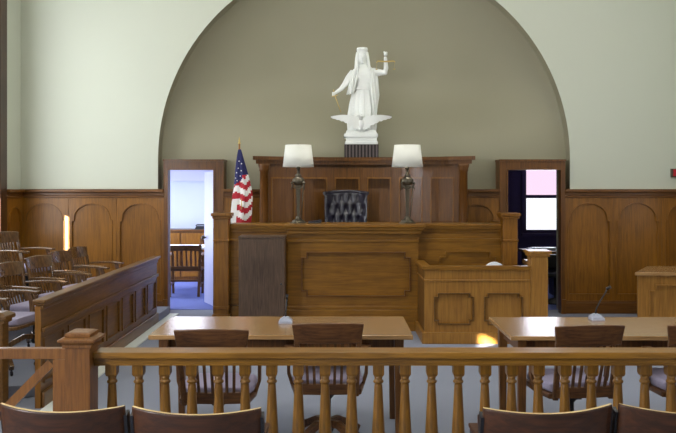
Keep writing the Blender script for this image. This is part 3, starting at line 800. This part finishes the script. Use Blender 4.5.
da = thing('desk_accessory', (PX(314.8, 9.98), 9.98, 1.308), "small dark slim desk accessory lying at the foot of a bronze lamp", 'desk accessory')
obj('accessory_base', MB().taper((0, 0, 0), .17, .05, (0, 0, .018), .15, .035), 'black', da, bevel=.004)
obj('accessory_grip', MB().tube([(-.08, 0, .022), (.0, 0, .028), (.06, 0, .03)], [.008, .01, .012]).box(.05, .085, -.015, .015, .018, .05), 'leather', da, bevel=.003)

# ------------------------------------------------------------------ judge's chair
jc = thing('tufted_leather_chair', (PX(346, 10.62), 10.62, PLZ), "black button-tufted leather chair behind the judge's bench", 'chair')
m = MB(); NU, NV = 44, 40; Wd = .285; grid_f, grid_b = [], []
zt0, zt1 = .45, 1.165
nb_u, nb_v = 5, 5
btn = []
for j in range(nb_v):
    for i in range(nb_u+1):
        u = (i+(.5 if j % 2 else 0))/nb_u; v = (j+.5)/nb_v
        if .04 < u < .96: btn.append((u, v))
def tuft(u, v):
    best = min(((u-a)*4.6)**2+((v-b)*nb_v*.9)**2 for a, b in btn)
    d = -.035*math.exp(-best*7)
    # creases running diagonally between buttons
    p = u*nb_u; q = (v*nb_v-.5)/1.0
    s1 = abs(((p+q*.5) % 1)-.0); s1 = min(s1, 1-s1); s2 = abs(((p-q*.5) % 1)); s2 = min(s2, 1-s2)
    return d-.016*(math.exp(-(s1*9)**2)+math.exp(-(s2*9)**2))
for j in range(NV+1):
    v = j/NV; f, b = [], []
    for i in range(NU+1):
        u = i/NU; uu = 2*u-1; x = uu*Wd*(1-.05*(1-v))
        wing = -.16*abs(uu)**3.2
        z = zt0+(zt1-zt0)*v+.03*math.cos(uu*1.5)*v
        roll = .05*max(0, (v-.86)/.14)**2
        edge = max(0, (abs(uu)-.9)/.1)**2*.03
        y = .12+.10*v+wing
        f.append(m.v((x, y-.05+roll+edge-tuft(u, v)*1.0*(1 if .03 < v < .97 else 0), z))); b.append(m.v((x*1.02, y+.06, z)))
    grid_f.append(f); grid_b.append(b)
for G in (grid_f, grid_b):
    for j in range(NV):
        for i in range(NU): m.f([G[j][i], G[j][i+1], G[j+1][i+1], G[j+1][i]], 0, True)
for i in range(NU):
    for j in (0, NV): m.f([grid_f[j][i], grid_f[j][i+1], grid_b[j][i+1], grid_b[j][i]], 0, True)
for j in range(NV):
    for i in (0, NU): m.f([grid_f[j][i], grid_f[j+1][i], grid_b[j+1][i], grid_b[j][i]], 0, True)
obj('backrest', m, 'leather', jc)
m = MB()
m.tube([(2*u_*Wd*1.02, .23-.16*abs(2*u_)**3.2, 1.177+.03*math.cos(2*u_*1.5)) for u_ in [-.5+k/20 for k in range(21)]], .022, 10)
obj('top_roll', m, 'leather', jc)
obj('seat', MB().box(-.27, .27, -.36, .16, .40, .50), 'leather', jc, bevel=.035, seg=4)
for s in (-1, 1):
    obj('arm', MB().tube([(s*.29, .12, .72), (s*.30, -.1, .68), (s*.30, -.3, .66), (s*.30, -.34, .60), (s*.30, -.34, .44)], .04), 'leather', jc)
obj('pedestal', MB().lathe([(.05, .07), (.05, .10), (.03, .12), (.03, .36), (.10, .40)], n=14), 'iron', jc)
for k in range(5):
    a = 2*PI*k/5+.3; lg = obj('leg', MB().bar([(0, 0, .09), (.15*math.cos(a), .15*math.sin(a), .08), (.28*math.cos(a), .28*math.sin(a), .055)], .045, .03, side=(-math.sin(a), math.cos(a), 0)), 'iron', jc)
    obj('caster', MB().sphere((.27*math.cos(a), .27*math.sin(a), .025), .025), 'black', lg)

# ------------------------------------------------------------------ flag
fg = thing('flag_on_pole', (PX(241, 10.6), 10.62, PLZ), "furled striped flag with white stars on a pole behind the judge's bench", 'flag')
hp = PZ(143, 10.6)-PLZ
obj('pole', MB().tube([(-.01, 0, .03), (-.025, 0, hp)], .013), 'pole', fg)
obj('finial', MB().lathe([(.016, -.01), (.02, 0), (.008, .015), (.014, .03), (.004, .07), (.001, .085)], (-.025, 0, hp), 12), 'gold', fg)
obj('pole_stand', MB().lathe([(.13, 0), (.13, .015), (.09, .04), (.03, .06), (.022, .12)], n=20), 'bronze', fg)
m = MB(); NU, NV = 36, 60; zt, zb = PZ(149, 10.6)-PLZ, PZ(236, 10.6)-PLZ; rings = []
def fpt(u, v):
    """gathered cloth: u round the bundle 0..1, v down 0..1"""
    wd = .014+.09*min(1, v*1.9)**.85+.02*v
    th = 2*PI*u
    fold = 1+.22*math.sin(th*5+v*3)+.12*math.sin(th*9+1.3)
    cx_ = -.02+.02*v+(.03*math.sin(v*5)*v)
    lean = .02*v
    return (cx_+wd*fold*math.cos(th)+lean, .45*wd*fold*math.sin(th)-.01, zt+(zb-zt)*v+.02*math.cos(th)*v)
for j in range(NV+1): rings.append([m.v(fpt(k/NU, j/NV)) for k in range(NU)])
for j in range(NV):
    for k in range(NU):
        v = (j+.5)/NV; u = (k+.5)/NU; x, y, z = fpt(u, v)
        # the hanging flag: blue canton at the hoist top, then swagged stripes
        s = v+.28*(x+.01)*math.copysign(1, 1)+.05*math.sin(2*PI*u*2)
        if v < .36+.5*(-x)*1.0 and not (v > .30 and x > .02): mi = 2
        else: mi = int((s+.02)/.068) % 2
        if x < -.05 and .62 < v: mi = int((u*9)) % 2
        if v > .83 and x > .0: mi = 0
        m.f([rings[j][k], rings[j][(k+1) % NU], rings[j+1][(k+1) % NU], rings[j+1][k]], mi, True)
m.f(rings[0]); m.f(rings[-1][::-1])
cl = obj('flag_cloth', m, ['flagred', 'flagwhite', 'flagblue'], fg)
cl.modifiers.new('s', 'SUBSURF').levels = 0
m = MB()
for (u, v) in [(.70, .14), (.80, .17), (.68, .22), (.77, .25), (.63, .27), (.72, .31), (.66, .36), (.60, .33)]:
    x, y, z = fpt(u, v); c = Vector((x, y-.004, z)); pts = []
    for k in range(10):
        r = .011 if k % 2 == 0 else .005; a = PI/2+k*PI/5; pts.append((c.x+r*math.cos(a), c.z+r*math.sin(a)))
    m.plate(pts, [], c.y-.004, c.y+.004)
obj('stars', m, 'flagwhite', cl)
obj('flag_tassel', MB().tube([(.01, -.05, zt-.36*0+.0-.62), (.015, -.075, zt-.80)], [.006, .010]), 'gold', fg)

# ------------------------------------------------------------------ statue of justice
SD = 11.17
st = thing('justice_statue', (PX(361, SD), SD, ZT), "white plaster statue of robed Justice with scales and sword above an eagle", 'statue')
def q(px, py, y=0): return ((px-361)*SD/F, y, (157.5-py)*SD/F)
obj('plinth', None or MB().box(q(344.5, 0)[0], q(378, 0)[0], -.15, .2, 0, q(0, 144.5)[2]), 'plinth', st)
m = MB()
for k in range(10):
    x = q(345.5, 0)[0]+k*.0465; m.box(x, x+.020, -.185, -.15, 0.004, q(0, 145)[2])
M['fluting'] = plain('plinth_fluting', srgb(104, 92, 92), .5, noise=.1)
obj('plinth_fluting', m, 'fluting', st)
m = MB()
z1 = q(0, 144.5)[2]
m.box(q(345, 0)[0], q(377.5, 0)[0], -.15, .2, z1, z1+.045); m.box(q(346, 0)[0], q(376.5, 0)[0], -.14, .19, z1+.045, z1+.10)
m.box(q(344, 0)[0], q(377.5, 0)[0], -.155, .2, z1+.10, z1+.15); m.taper((0, .02, z1+.15), .44, .33, (0, .02, z1+.20), .40, .28)
obj('statue_base', m, 'plaster', st, bevel=.008)
# robed body: skirt + bodice as one lofted mesh with pleats, arms, neck, head all joined and remeshed
def loft(m, secs, n=64, mi=0):
    rings = []
    for (cx_, cy_, z, a, b, fa, fn, ph) in secs:
        ring = []
        for k in range(n):
            th = 2*PI*k/n
            r = 1+fa*math.sin(fn*th+ph)+fa*.5*math.sin((fn*2+3)*th+ph*2)
            ring.append(m.v((cx_+a*r*math.cos(th), cy_+b*r*math.sin(th), z)))
        rings.append(ring)
    for A, B in zip(rings, rings[1:]):
        for k in range(n): m.f([A[k], A[(k+1)%n], B[(k+1)%n], B[k]], mi, True)
    m.f(rings[0][::-1]); m.f(rings[-1])
m = MB()
def sec(py, l, r, b, fa=0, fn=11, ph=0, cy=0.02):
    x0, x1 = q(l, 0)[0], q(r, 0)[0]; return ((x0+x1)/2, cy, q(0, py)[2], (x1-x0)/2, b, fa, fn, ph)
loft(m, [sec(130.5, 348, 376, .15, .05), sec(124, 348, 376, .145, .10), sec(115, 348.5, 376, .135, .11, ph=.2), sec(104, 350, 375.5, .13, .10, ph=.35),
         sec(96, 351.5, 374, .12, .08, ph=.5), sec(90, 352.5, 373.5, .112, .03, ph=.5), sec(86, 353.5, 372.5, .10, .015), sec(80, 352.5, 373.5, .11, .01), sec(75, 352, 375, .115),
         sec(71, 351, 376.5, .10), sec(68, 354, 374, .075), sec(66, 358.5, 369.5, .05), sec(62, 360.5, 367, .045)])
m.sphere(q(362.2, 57.2, -.005), (.062, .068, .085), 20, 14)          # head
m.sphere(q(362.3, 57.8, -.075), (.010, .016, .018), 8, 6)            # nose
m.sphere(q(362.3, 63, -.055), (.026, .02, .02), 10, 6)               # chin
for s in (-1, 1): m.sphere((q(362.2, 0)[0]+s*.024, -.062, q(0, 56.6)[2]), (.016, .008, .009), 8, 6)
m.sphere(q(362.3, 60.6, -.068), (.018, .008, .006), 8, 6)
for s in (359, 368.5): m.sphere(q(s, 78.5, -.055), (.055, .04, .055), 12, 8)
# arm lowered (with sleeve) to the sword
m.tube([q(354, 72), q(349, 78, -.01), q(345, 84, -.03), q(341, 89, -.06), q(337, 92, -.08), q(334.5, 94, -.09)], [.06, .055, .042, .032, .026, .02], 12)
# arm raised to the scales
m.tube([q(373, 71.5), q(379, 72.5, -.03), q(385, 72.5, -.05), q(385.8, 68, -.06), q(385.3, 61, -.07), q(385, 57, -.07)], [.06, .05, .042, .034, .026, .022], 12)
# feet
m.sphere(q(357, 129.5, -.13), (.03, .06, .02)); m.sphere(q(367, 129.5, -.13), (.03, .06, .02))
body = obj('figure', m, 'plaster', st)
rm = body.modifiers.new('r', 'REMESH'); rm.mode = 'VOXEL'; rm.voxel_size = .008; rm.use_smooth_shade = True
sm = body.modifiers.new('s', 'SMOOTH'); sm.iterations = 2; sm.factor = .5
# hands
def hand(name, o, grip, up):
    m = MB(); o = Vector(o)
    m.sphere(o, (.022, .018, .028), 12, 8)
    for k in range(4):
        z = -.018+.012*k
        m.tube([o+Vector((.0, -.012, z*up)), o+Vector((-.02*grip, -.03, z*up)), o+Vector((-.004*grip, -.042, z*up)), o+Vector((.014*grip, -.034, z*up))], [.008, .008, .007, .006], 8)
    m.tube([o+Vector((.012*grip, 0, .015)), o+Vector((.022*grip, -.018, .026)), o+Vector((.012*grip, -.03, .03))], [.009, .008, .006], 8)
    obj(name, m, 'plaster', st)
hand('hand', q(334, 94.5, -.09), 1, 1); hand('hand', q(385, 54.5, -.075), -1, 1)
# hair falling on the shoulders
m = MB()
loft(m, [(q(362.2, 0)[0], .02, q(0, 47.8)[2], .02, .02, 0, 5, 0), (q(362.2, 0)[0], .02, q(0, 48.6)[2], .055, .06, 0, 5, 0), (q(362.2, 0)[0], .022, q(0, 51)[2], .077, .078, .01, 15, 0), (q(362, 0)[0], .04, q(0, 56)[2], .085, .07, .03, 15, 0),
         (q(362.2, 0)[0], .055, q(0, 61)[2], .098, .06, .04, 15, 0), (q(363, 0)[0], .06, q(0, 66)[2], .11, .06, .05, 15, 0), (q(363, 0)[0], .07, q(0, 73)[2], .12, .05, .06, 15, 0)])
m.tube([q(357.2, 52, -.02), q(356.6, 58, -.03), q(356.2, 64, -.055), q(355.6, 70, -.085), q(355.4, 75, -.095)], [.016, .022, .024, .022, .012], 10)
m.tube([q(367.2, 52, -.02), q(368, 58, -.03), q(368.6, 64, -.055), q(369.6, 69, -.08)], [.014, .018, .02, .010], 10)
obj('hair', m, 'plaster', st)
m = MB()
loft(m, [(q(362.2, 0)[0], .01, q(0, 50)[2], .080, .082, .0, 15, 0), (q(362.2, 0)[0], .01, q(0, 48.6)[2], .076, .078, .03, 9, 0), (q(362.2, 0)[0], .01, q(0, 47.4)[2], .072, .074, .03, 9, 0)])
obj('crown', m, 'plaster', st)
# mantle over the shoulders: open cloak with pleats at both sides
def drape(name, cols):
    m = MB(); g = []
    for (x_top, y_top, x_bot, y_bot, zt_, zb_, yt, yb_) in cols:
        col = []
        for j in range(13):
            v = j/12; col.append(Vector((x_top+(x_bot-x_top)*v, yt+(yb_-yt)*v+.012*math.sin(v*9), zt_+(zb_-zt_)*v)))
        g.append(col)
    A = [[m.v(p) for p in c] for c in g]; B = [[m.v(p+Vector((0, .025, 0))) for p in c] for c in g]
    N = len(g)
    for G in (A, B):
        for i in range(N-1):
            for j in range(12): m.f([G[i][j], G[i+1][j], G[i+1][j+1], G[i][j+1]], 0, True)
    for i in range(N-1):
        for j in (0, 12): m.f([A[i][j], A[i+1][j], B[i+1][j], B[i][j]])
    for j in range(12):
        for i in (0, N-1): m.f([A[i][j], A[i][j+1], B[i][j+1], B[i][j]])
    obj(name, m, 'plaster', st)
def dcols(tops, bots, ztops, zbots, yf, yb_):
    n = 16; out = []
    def ip(L, t): k = t*(len(L)-1); i = min(int(k), len(L)-2); return L[i]+(L[i+1]-L[i])*(k-i)
    for k in range(n+1):
        t = k/n; w = .018*math.sin(t*PI*6)
        out.append((q(ip(tops, t), 0)[0], 0, q(ip(bots, t), 0)[0], 0, q(0, ip(ztops, t))[2], q(0, ip(zbots, t))[2], ip(yf, t)+w, ip(yb_, t)+w*1.5))
    return out
drape('mantle', dcols([350.5, 354, 359], [346.5, 350, 354.5], [73, 70, 68], [94, 95, 92], [-.04, -.10, -.09], [-.02, -.13, -.135]))
drape('mantle', dcols([367, 372, 377.5], [373.5, 376, 379.5], [68, 70, 71], [124, 118, 94], [-.09, -.10, -.02], [-.13, -.10, .0]))
drape('mantle_back', dcols([353, 363, 374], [349, 362, 376], [71, 68, 71], [122, 124, 118], [.06, .10, .06], [.12, .15, .12]))
m = MB(); z_ = q(0, 89)[2]
loft(m, [(q(363, 0)[0], .02, z_-.014, .155, .118, .0, 9, 0), (q(363, 0)[0], .02, z_, .158, .122, .015, 20, 0), (q(363, 0)[0], .02, z_+.012, .152, .115, .0, 9, 0)])
obj('belt', m, 'plaster', st)
# over-tunic edge between waist and knees
# eagle with spread wings at her feet
m = MB()
ec = q(361, 122)
m.sphere((0, -.14, ec[2]-.02), (.05, .05, .085), 14, 10)
m.tube([(0, -.16, ec[2]+.04), (-.012, -.19, ec[2]+.075), (-.025, -.21, ec[2]+.085)], [.032, .026, .022], 10)
m.tube([(-.03, -.215, ec[2]+.085), (-.06, -.225, ec[2]+.075)], [.014, .003], 8)
m.taper((0, -.12, ec[2]-.12), .10, .03, (0, -.13, ec[2]-.05), .05, .04)
for s in (-1, 1): m.tube([(s*.025, -.15, ec[2]-.08), (s*.03, -.17, ec[2]-.13)], [.014, .02], 8)
eg = obj('eagle', m, 'plaster', st)
for s in (-1, 1):
    m = MB(); N = 14; top, bot = [], []
    for k in range(N+1):
        t = k/N; px = s*(.02+.40*t); zt_ = ec[2]+.045+.055*math.sin(min(1, t*1.4)*PI*.5)-.03*t*t; chord = .016+.15*(1-t)**.9
        zb_ = zt_-chord*(1.15 if k % 2 else 1.0)
        top.append((px, zt_)); bot.append((px*(1.0), zb_))
    Fv = [[m.v((x, -.17-.04*math.sin(t_*PI)+o, z)) for (x, z), t_ in zip(L, [k/N for k in range(N+1)])] for L, o in ((top, 0), (bot, .02))]
    Bv = [[m.v((x, -.14-.04*math.sin(t_*PI)+o, z)) for (x, z), t_ in zip(L, [k/N for k in range(N+1)])] for L, o in ((top, 0), (bot, .012))]
    for k in range(N):
        m.f([Fv[0][k], Fv[0][k+1], Fv[1][k+1], Fv[1][k]]); m.f([Bv[0][k], Bv[0][k+1], Bv[1][k+1], Bv[1][k]])
        m.f([Fv[0][k], Fv[0][k+1], Bv[0][k+1], Bv[0][k]]); m.f([Fv[1][k], Fv[1][k+1], Bv[1][k+1], Bv[1][k]])
    for k in (0, N): m.f([Fv[0][k], Fv[1][k], Bv[1][k], Bv[0][k]])
    obj('wing', m, 'plaster', eg)
# sword and scales
obj('sword', MB().tube([q(333.5, 90, -.10), q(334.5, 95, -.11), q(341, 113, -.14)], [.007, .008, .004], 8).tube([q(332, 97, -.11), q(337.5, 95.5, -.11)], .007, 8), 'gold', st, label='thin gilt sword')
m = MB().tube([q(376, 63.5, -.12), q(377.5, 62, -.12), q(385, 62.5, -.12), q(393, 62, -.12), q(394.5, 63, -.12)], .010, 8)
for px in (376.5, 394): m.tube([q(px, 63, -.12), q(px-.4, 69, -.12)], .0018, 5); m.lathe([(.004, -.008), (.018, 0), (.020, .004)], q(px-.4, 70, -.12), 12)
obj('scales', m, 'gold', st, label='gilt scales')

# ------------------------------------------------------------------ fire alarm on the back wall
al = thing('fire_alarm_box', (PX(675, 11.15), 11.15, PZ(173, 11.15)), 'small red alarm box on the pale wall above the panelling', 'alarm')
obj('alarm_housing', MB().box(-.045, .09, 0, .05, -.06, .06), 'oakd' if False else 'bronze', al, bevel=.004)
obj('alarm_face', MB().box(-.025, .07, -.02, 0, -.045, .05), 'red', al, bevel=.004)

# ------------------------------------------------------------------ side room contents
def make_side_chair():
    t = thing('side_room_chair', (0, 0, 0), 'x', 'chair', 'dark chairs in the side room')
    for s in (-1, 1):
        obj('rear_leg', MB().bar([(s*.19, -.20, 0), (s*.20, -.17, .42), (s*.215, -.24, .84)], .035, .03), 'chairz', t)
        obj('front_leg', MB().taper((s*.2, .2, 0), .03, .03, (s*.21, .2, .66), .035, .035), 'chairz', t)
        obj('arm', MB().bar([(s*.215, -.2, .66), (s*.225, .22, .67)], .05, .022), 'chair', t)
        obj('stretcher', MB().bar([(s*.195, -.18, .18), (s*.2, .2, .18)], .02, .02), 'chair', t)
    obj('crest_rail', MB().bar([(-.235, -.235, .78), (0, -.265, .79), (.235, -.235, .78)], .09, .024, side=(0, 0, 1)), 'chair', t, bevel=.005)
    for k in range(6): obj('back_slat', MB().bar([(-.15+.06*k, -.18, .48), (-.15+.06*k, -.235, .75)], .024, .01), 'chairz', t)
    obj('seat', MB().box(-.225, .225, -.19, .24, .41, .445), 'chair', t, bevel=.008)
    obj('back_rail', MB().box(-.19, .19, -.20, -.17, .44, .49), 'chair', t)
    obj('cross_stretcher', MB().box(-.2, .2, -.19, -.16, .24, .27), 'chair', t)
    return t
sc0 = make_side_chair(); sc0.location = (PX(185, 12.95), 13.05, .004); sc0['label'] = 'dark wooden slat-back chair seen through the doorway beside the jury box'; sc0.rotation_euler = (0, 0, .05); sc0.scale = (1.2, 1.1, 1)
sc1 = copy_tree(sc0); sc1.location = (PX(206, 13.4), 14.35, .004); sc1.rotation_euler = (0, 0, PI+.1); sc1['label'] = 'dark wooden chair on the far side of the side-room table'
tb = thing('side_room_table', (-2.4, 13.8, .004), 'white-topped table in the room seen through the doorway beside the jury box', 'table')
obj('table_top', MB().box(-1.1, .75, -.42, .22, .72, .755), 'white', tb, bevel=.004)
for x in (-1.0, .65):
    for y in (-.34, .14): obj('leg', MB().box(x-.03, x+.03, y-.03, y+.03, 0, .72), 'chairz', tb)
cr = thing('low_cabinet', (-2.9, 15.25, .004), 'low brown wooden cabinet against the far wall of the side room', 'cabinet')
m = MB().box(-1.2, 1.1, -.22, .24, 0, PZ(230, 15)-.03)
obj('cabinet_body', m, 'oakd', cr)
for k in range(4): obj('door', MB().box(-1.18+k*.57, -.64+k*.57, -.24, -.222, .08, .9), 'oak', cr, bevel=.004)
obj('cabinet_top', MB().box(-1.22, 1.12, -.25, .24, PZ(230, 15)-.03, PZ(230, 15)), 'oakdx', cr)
bt = PZ(230, 15)
ph = thing('desk_phone', (PX(200.5, 15.2), 15.2, bt+.004), 'small black telephone on the low cabinet in the side room', 'telephone')
obj('phone_body', MB().taper((0, 0, 0), .2, .2, (0, .03, .06), .16, .12), 'black', ph, bevel=.005)
obj('handset', MB().bar([(-.09, 0, .07), (-.06, 0, .085), (.06, 0, .085), (.09, 0, .07)], .04, .025, side=(0, 1, 0)), 'black', ph, bevel=.005)
pa = thing('papers', (PX(183, 13.6), 13.7, .761), 'white loose papers lying on the side-room table', 'papers')
obj('paper_sheet', MB().box(-.15, .15, -.1, .1, 0, .006).box(.1, .4, -.08, .1, 0, .004), 'white', pa)
# clerk room: desk with papers and a dark chair
ck = thing('clerk_desk', (3.75, 12.85, .004), 'dark desk in the dim room below the bright window', 'desk')
obj('desk_top', MB().box(-.75, .7, -.2, .5, .70, .74), 'oakdx', ck, bevel=.004)
obj('desk_body', MB().box(-.25, .65, -.15, .45, 0, .70), 'plinth', ck)
obj('desk_leg', MB().box(-.7, -.64, -.15, .45, 0, .70), 'plinth', ck)
pb = thing('paper_stack', (PX(541, 12.9), 12.95, .744), 'stack of white papers on the desk below the bright window', 'papers')
obj('paper_sheet', MB().box(-.19, .22, -.12, .15, 0, .03).box(-.14, .25, -.16, .1, .03, .045), 'white', pb)
oc = thing('office_chair', (PX(545, 12.2), 12.25, .004), 'dark office chair in the dim room beside the witness stand', 'chair')
obj('backrest', MB().box(-.05, .35, .1, .17, .5, .72), 'black', oc, bevel=.03, seg=3)
obj('seat', MB().box(-.08, .38, -.3, .12, .40, .47), 'black', oc, bevel=.03, seg=3)
obj('pedestal', MB().lathe([(.2, 0), (.2, .03), (.03, .08), (.03, .41)], (.15, -.1, 0), 14), 'black', oc)

# ------------------------------------------------------------------ ceiling luminaires, added out of view to light the room
k = 0
lum0 = None
for y in (1.5, 5.0, 8.6):
    for x in (-2.2, .4, 3.0):
        if lum0 is None:
            lum0 = thing('ceiling_light', (x, y, H), 'long fluorescent light on the courtroom ceiling', 'ceiling light', 'fluorescent ceiling lights')
            obj('light_housing', MB().box(-.2, .2, -.7, .7, -.09, 0), 'white', lum0, bevel=.01)
            obj('diffuser', MB().box(-.17, .17, -.67, .67, -.105, -.09), 'tube', lum0)
        else:
            o = copy_tree(lum0); o.location = (x, y, H)
        L = bpy.data.lights.new('tube_light', 'AREA'); L.shape = 'RECTANGLE'; L.size = .34; L.size_y = 1.34; L.energy = 22; L.color = (1, .96, .86)
        lo = link('tube_light', L); lo.location = (x, y, H-.12)

# daylight through the windows
def arealight(x, y0, y1, s, e, col, z0=WZ0, z1=WZ1):
    L = bpy.data.lights.new('window_daylight', 'AREA'); L.shape = 'RECTANGLE'; L.size = z1-z0; L.size_y = y1-y0; L.energy = e; L.color = col
    o = link('window_daylight', L); o.location = (x, (y0+y1)/2, (z0+z1)/2); o.rotation_euler = (0, -s*PI/2, 0)
for i_, ((a, b), e) in enumerate(zip(WIN_L, (95, 30, 310, 30))): arealight(XL-.03, a if i_ != 2 else a+.3, b if i_ != 2 else b-.4, 1, e, (.88, .93, 1), *((WZ0, WZ1) if i_ != 2 else (1.6, 3.2)))
for (a, b), e in zip(WIN_R, (26, 30, 30)): arealight(XR+.03, a, b, -1, e, (.80, .86, 1))
# added light standing in for daylight, no window in this side-room wall
arealight(RL[0]+.02, 12.2, 14.8, 1, 95, (.78, .84, 1), .5, 2.0)
L = bpy.data.lights.new('side_room_lamp', 'AREA'); L.size = 1.2; L.energy = 45; L.color = (.84, .88, 1)  # added to brighten the side room, no fixture there
o = link('side_room_lamp', L); o.location = (-2.6, 13.8, 2.12)
arealight((wx0+wx1)/2, 14.40, 14.41, 1, 0.01, (1, 1, 1))
L = bpy.data.lights.new('clerk_window_daylight', 'AREA'); L.shape = 'RECTANGLE'; L.size = wx1-wx0; L.size_y = 1.3; L.energy = 22; L.color = (.8, .86, 1)
o = link('clerk_window_daylight', L); o.location = ((wx0+wx1)/2, 14.38, 1.7); o.rotation_euler = (-PI/2, 0, 0)
# sun
L = bpy.data.lights.new('sun', 'SUN'); L.energy = 90; L.angle = .009; L.color = (1, .95, .88)
o = link('sun', L); d = Vector((1, SK, -SE)).normalized(); o.rotation_euler = d.to_track_quat('-Z', 'Y').to_euler()

w = bpy.data.worlds.new('World'); S.world = w; w.use_nodes = True
w.node_tree.nodes['Background'].inputs['Color'].default_value = (.93, .95, 1, 1)
w.node_tree.nodes['Background'].inputs['Strength'].default_value = 1.25

cam = bpy.data.cameras.new('camera'); co = link('camera', cam)
co.location = (0, 0, EYE); co.rotation_euler = (PI/2, 0, 0)
cam.sensor_width = 36; cam.lens = 36*F/676; cam.shift_x = 0; cam.shift_y = -28.5/676; cam.clip_end = 100
S.camera = co
S.view_settings.view_transform = 'Standard'; S.view_settings.look = 'None'; S.view_settings.gamma = 1
S.view_settings.exposure = 0.22; S.view_settings.use_curve_mapping = False
S.cycles.use_denoising = True
S.cycles.max_bounces = 8; S.cycles.diffuse_bounces = 5
